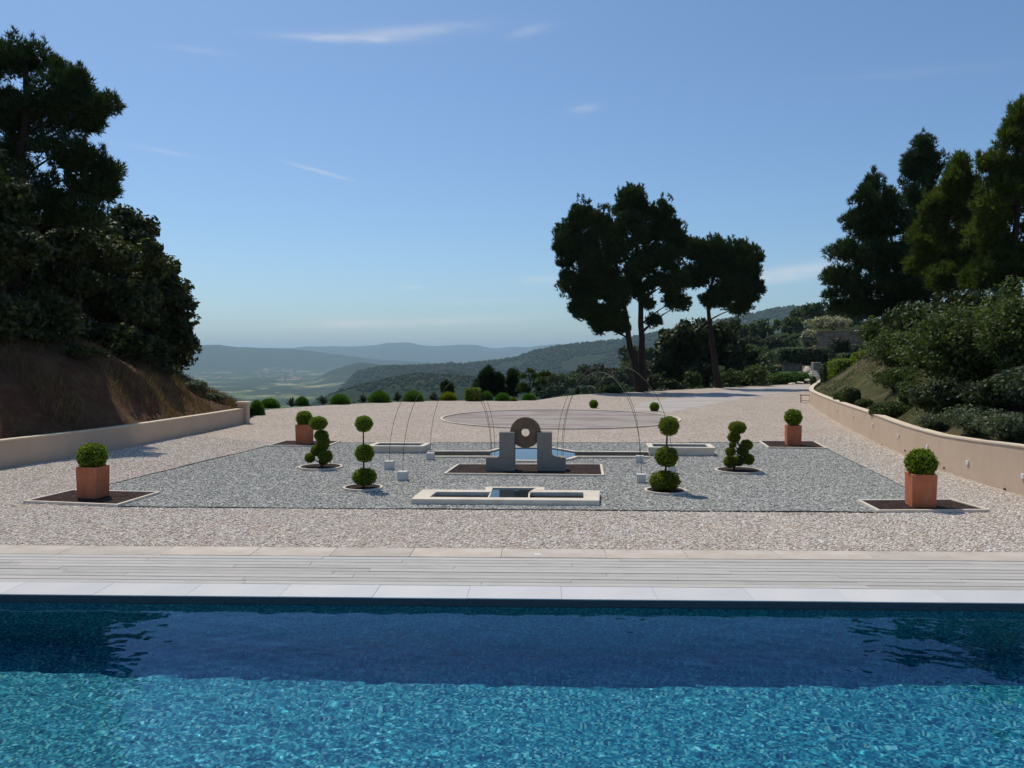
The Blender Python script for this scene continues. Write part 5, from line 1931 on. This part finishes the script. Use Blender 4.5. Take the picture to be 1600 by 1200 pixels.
# ------------------------------------------------------------------ wooded slope, far woods, far houses
def build_far():
    rng = np.random.default_rng(77)
    protos = []
    for k in range(4):
        r2 = np.random.default_rng(500 + k)
        lob = [(r2.normal(0, .28), r2.normal(0, .28), .62 + r2.uniform(-.2, .2), .32, .32, .26) for _ in range(7)]
        C, R = subclumps(lob, .13, r2, .8)
        V, F_ = leaves(C, R, 18, .075, r2)
        me = mesh_np('woodland_tree', V, F_)
        me.materials.append(M['shrub'] if k % 2 else M['oak'])
        protos.append(me)
        TRI[0] += 2 * len(F_)
    n = 0
    tries = 0
    while n < 210 and tries < 4000:
        tries += 1
        px = rng.uniform(842, 1420)
        r = rng.uniform(120, 320)
        az = math.atan2(px - CX, F_PX)
        z = float(country(np.array([az]), np.array([r]))[0])
        x, y = r * math.sin(az), r * math.cos(az)
        if x > rw_x(y) - 2 and y < 150:
            continue
        s = rng.uniform(4.5, 8.5)
        o = link('woodland_tree', protos[n % 4], None, loc=(x, y, z - .4), rz=rng.uniform(0, 6.28),
                 label='rounded tree in the wood on the near slope beyond the terrace', cat='tree', group='trees of the wood beyond the terrace')
        o.scale = (s, s, s * rng.uniform(.9, 1.3))
        n += 1
    # far woods: crowns too small to tell apart
    bm = bmesh.new()
    bmesh.ops.create_icosphere(bm, subdivisions=1, radius=1)
    iv = np.array([v.co[:] for v in bm.verts])
    iF = np.array([[v.index for v in f.verts] for f in bm.faces])
    bm.free()
    N = 17500
    az = np.arctan((rng.uniform(380, 1330, N) - CX) / F_PX)
    rr = np.concatenate([rng.uniform(1250, 2000, N // 3), rng.uniform(2700, 4300, N - N // 3)])
    x, y = rr * np.sin(az), rr * np.cos(az)
    z = country(az, rr)
    keep = (z > VALLEY + 18) & (fbm(x / 260, y / 260, 44, 3) > -.55)
    x, y, z, rr = x[keep], y[keep], z[keep], rr[keep]
    k = len(x)
    s = rng.uniform(4.0, 7.8, k) * np.clip(rr / 2600, .7, 1.25)
    V = iv[None] * s[:, None, None] * np.stack([np.ones(k), np.ones(k), rng.uniform(.8, 1.25, k)], 1)[:, None] * (1 + rng.normal(0, .12, (k, len(iv), 1)))
    V += np.stack([x, y, z + s * .3], 1)[:, None]
    F_ = (iF[None] + (np.arange(k) * len(iv))[:, None, None]).reshape(-1, 3)
    b = MB('far_tree_crowns')
    geo = b.N.new('ShaderNodeNewGeometry')
    m = b.done(b.ramp(geo.outputs['Random Per Island'], [(0, (.014, .028, .012)), (.5, (.028, .048, .018)), (1, (.055, .078, .028))]), None, .95, .05)
    link('far_woodland', mesh_np('far_woodland', V.reshape(-1, 3), F_, True), m, kind='stuff')
    TRI[0] += len(F_)
    # far houses in the valley
    hm = []
    wm, rm = MB('house_wall'), MB('house_roof')
    wmat = wm.done((.72, .66, .56), None, .9, .1)
    rmat = rm.done((.40, .20, .13), None, .9, .1)
    for w, d, h in ((14, 9, 6), (20, 10, 5), (10, 9, 7)):
        bw = box_mesh('wall', -w / 2, w / 2, -d / 2, d / 2, -2, h)
        bw.materials.append(wmat)
        bm = bmesh.new()
        e = .6
        v = [bm.verts.new(p) for p in ((-w / 2 - e, -d / 2 - e, h), (w / 2 + e, -d / 2 - e, h), (w / 2 + e, d / 2 + e, h), (-w / 2 - e, d / 2 + e, h), (-w / 2 - e, 0, h + 2.6), (w / 2 + e, 0, h + 2.6))]
        for f in ((0, 1, 5, 4), (2, 3, 4, 5), (0, 4, 3), (1, 2, 5), (3, 2, 1, 0)):
            bm.faces.new([v[i] for i in f])
        br = bm_mesh('roof', bm)
        br.materials.append(rmat)
        hm.append((bw, br))
    spots = []
    for cx_, cy_, n_, sx, sy in ((445, 580, 14, 26, 6), (455, 594, 12, 30, 4), (420, 588, 14, 60, 8), (340, 592, 8, 40, 10), (400, 575, 12, 60, 4), (500, 562, 6, 50, 3), (395, 566, 5, 30, 3), (590, 556, 8, 40, 2.5), (700, 553, 6, 50, 2)):
        for _ in range(n_):
            spots.append((rng.normal(cx_, sx * .5), rng.normal(cy_, sy * .5)))
    for i, (px, py) in enumerate(spots):
        r0 = ray(px, max(py, 562.5))
        a = math.atan2(r0.x, r0.y)
        sl = r0.z / math.hypot(r0.x, r0.y)
        rs = np.geomspace(1500, 15000, 600)
        zz = country(np.full(600, a), rs)
        below = np.nonzero(CAM_H + sl * rs < zz)[0]
        if len(below) == 0:
            continue
        R = rs[below[0]]
        if zz[below[0]] > VALLEY + 40:
            continue
        h = thing('valley_house', (R * math.sin(a), R * math.cos(a), zz[below[0]]), 'tiny pale house with a tiled roof far down in the valley', 'house', 'houses in the valley', rng.uniform(-.5, .5))
        sc_ = rng.uniform(1.1, 2.4)
        h.scale = (sc_,) * 3
        bw, br = hm[i % 3]
        link('wall', bw, None, h)
        link('roof', br, None, h)
    # pale sheds far out
    wh = MB('pale_shed').done((.8, .8, .78), None, .8, .1)
    for px, py, w, lab in ((757, 547.5, 8, 'long white building on the far plain, one of a pair'), (777, 547, 20, 'longest white building on the far plain'), (808, 555, 10, 'white building at the foot of the near ridge on the far plain'), (592, 556.5, 10, 'white building far out below the flat-topped mountain')):
        r0 = ray(px, py)
        a = math.atan2(r0.x, r0.y)
        rs = np.geomspace(8000, 21000, 900)
        zz = country(np.full(900, a), rs)
        below = np.nonzero(CAM_H + r0.z / math.hypot(r0.x, r0.y) * rs < zz)[0]
        if len(below) == 0:
            continue
        Rr, z = rs[below[0]], zz[below[0]]
        w_ = w * Rr / F_PX
        link('white_shed', box_mesh('white_shed', -w_ / 2, w_ / 2, -20, 20, -6, 15), wh, loc=(Rr * math.sin(a), Rr * math.cos(a), z), label=lab, cat='building', group='white buildings on the far plain')


build_far()


# ------------------------------------------------------------------ dry grass and scrub on the banks
def blades(name, n, fx, fy, zf, hmin, hmax, mat, seed, cond=None):
    rng = np.random.default_rng(seed)
    x = fx(rng, n)
    y, x = fy(rng, n, x)
    z = zf(x, y)
    d = rng.normal(0, .35, (n, 3))
    d[:, 2] = 1
    h = rng.uniform(hmin, hmax, n)[:, None]
    P = np.stack([x, y, z - .02], 1)
    sd = np.stack([rng.normal(size=n), rng.normal(size=n), np.zeros(n)], 1)
    sd /= np.linalg.norm(sd, axis=1)[:, None]
    V = np.stack([P - sd * .013, P + sd * .013, P + d * h], 1).reshape(-1, 3)
    link(name, mesh_np(name, V, np.arange(3 * n).reshape(n, 3)), mat, kind='stuff')
    TRI[0] += n


def build_grass():
    def left(rng, n):
        y = rng.uniform(17, 42, n)
        u = rng.random(n) ** .8 * 10 + .2
        x = lw_x(y) - .25 - u
        return x, y
    rng = np.random.default_rng(600)
    x, y = left(rng, 90000)
    k = fbm(x * .5, y * .5, 70, 3) > .12
    x, y = x[k], y[k]
    blades('dry_grass', len(x), lambda r, n: x, lambda r, n, xx: (y, xx), bank_left, .10, .34, M['drygrass'], 601)
    y2 = rng.uniform(14, 58, 80000)
    x2 = rw_x(y2) + .3 + rng.random(80000) ** .7 * 9
    k = fbm(x2 * .45, y2 * .45, 71, 3) > -.12
    x2, y2 = x2[k], y2[k]
    blades('bank_grass', len(x2), lambda r, n: x2, lambda r, n, xx: (y2, xx), bank_right, .06, .2, M['greyshrub'], 602)
    # scrub along the crest of the left bank
    for k, (px, py, w, h, lab) in enumerate(((260, 590, 46, 24, 'dark scrub bush on the crest of the earth bank below the leaning oak'), (300, 612, 40, 18, 'sunlit scrub bush lower on the crest of the earth bank'), (335, 626, 34, 10, 'low scrub on the tail of the earth bank near the gate pillar'),
                                             (225, 570, 40, 20, 'dark scrub bush at the foot of the leaning oak'), (130, 560, 60, 22, 'dark low bush on the shaded face of the earth bank'), (60, 540, 60, 24, 'dark low bush below the tall pine'), (180, 545, 50, 22, 'dark low bush between the oaks on the earth bank'))):
        g = hit(px, py)
        m = g.y / F_PX
        bush('scrub_bush', lab, 'bush', g, w * m, h * m, M['greyshrub'] if k in (1, 2) else M['oak'], 620 + k, size=.06, n=1500, group='scrub on the earth bank')


build_grass()


# ------------------------------------------------------------------ air
def build_haze():
    me = box_mesh('haze', -42000, 42000, -600, 42000, -300, 325)
    m = bpy.data.materials.new('haze')
    m.use_nodes = True
    N, L = m.node_tree.nodes, m.node_tree.links.new
    N.clear()
    out = N.new('ShaderNodeOutputMaterial')
    pv = N.new('ShaderNodeVolumePrincipled')
    pv.inputs['Color'].default_value = (.62, .84, 1.0, 1)
    pv.inputs['Density'].default_value = 5.6e-5
    pv.inputs['Anisotropy'].default_value = .25
    L(pv.outputs[0], out.inputs['Volume'])
    link('haze', me, m, kind='stuff')


build_haze()
print('foliage triangles about', TRI[0])
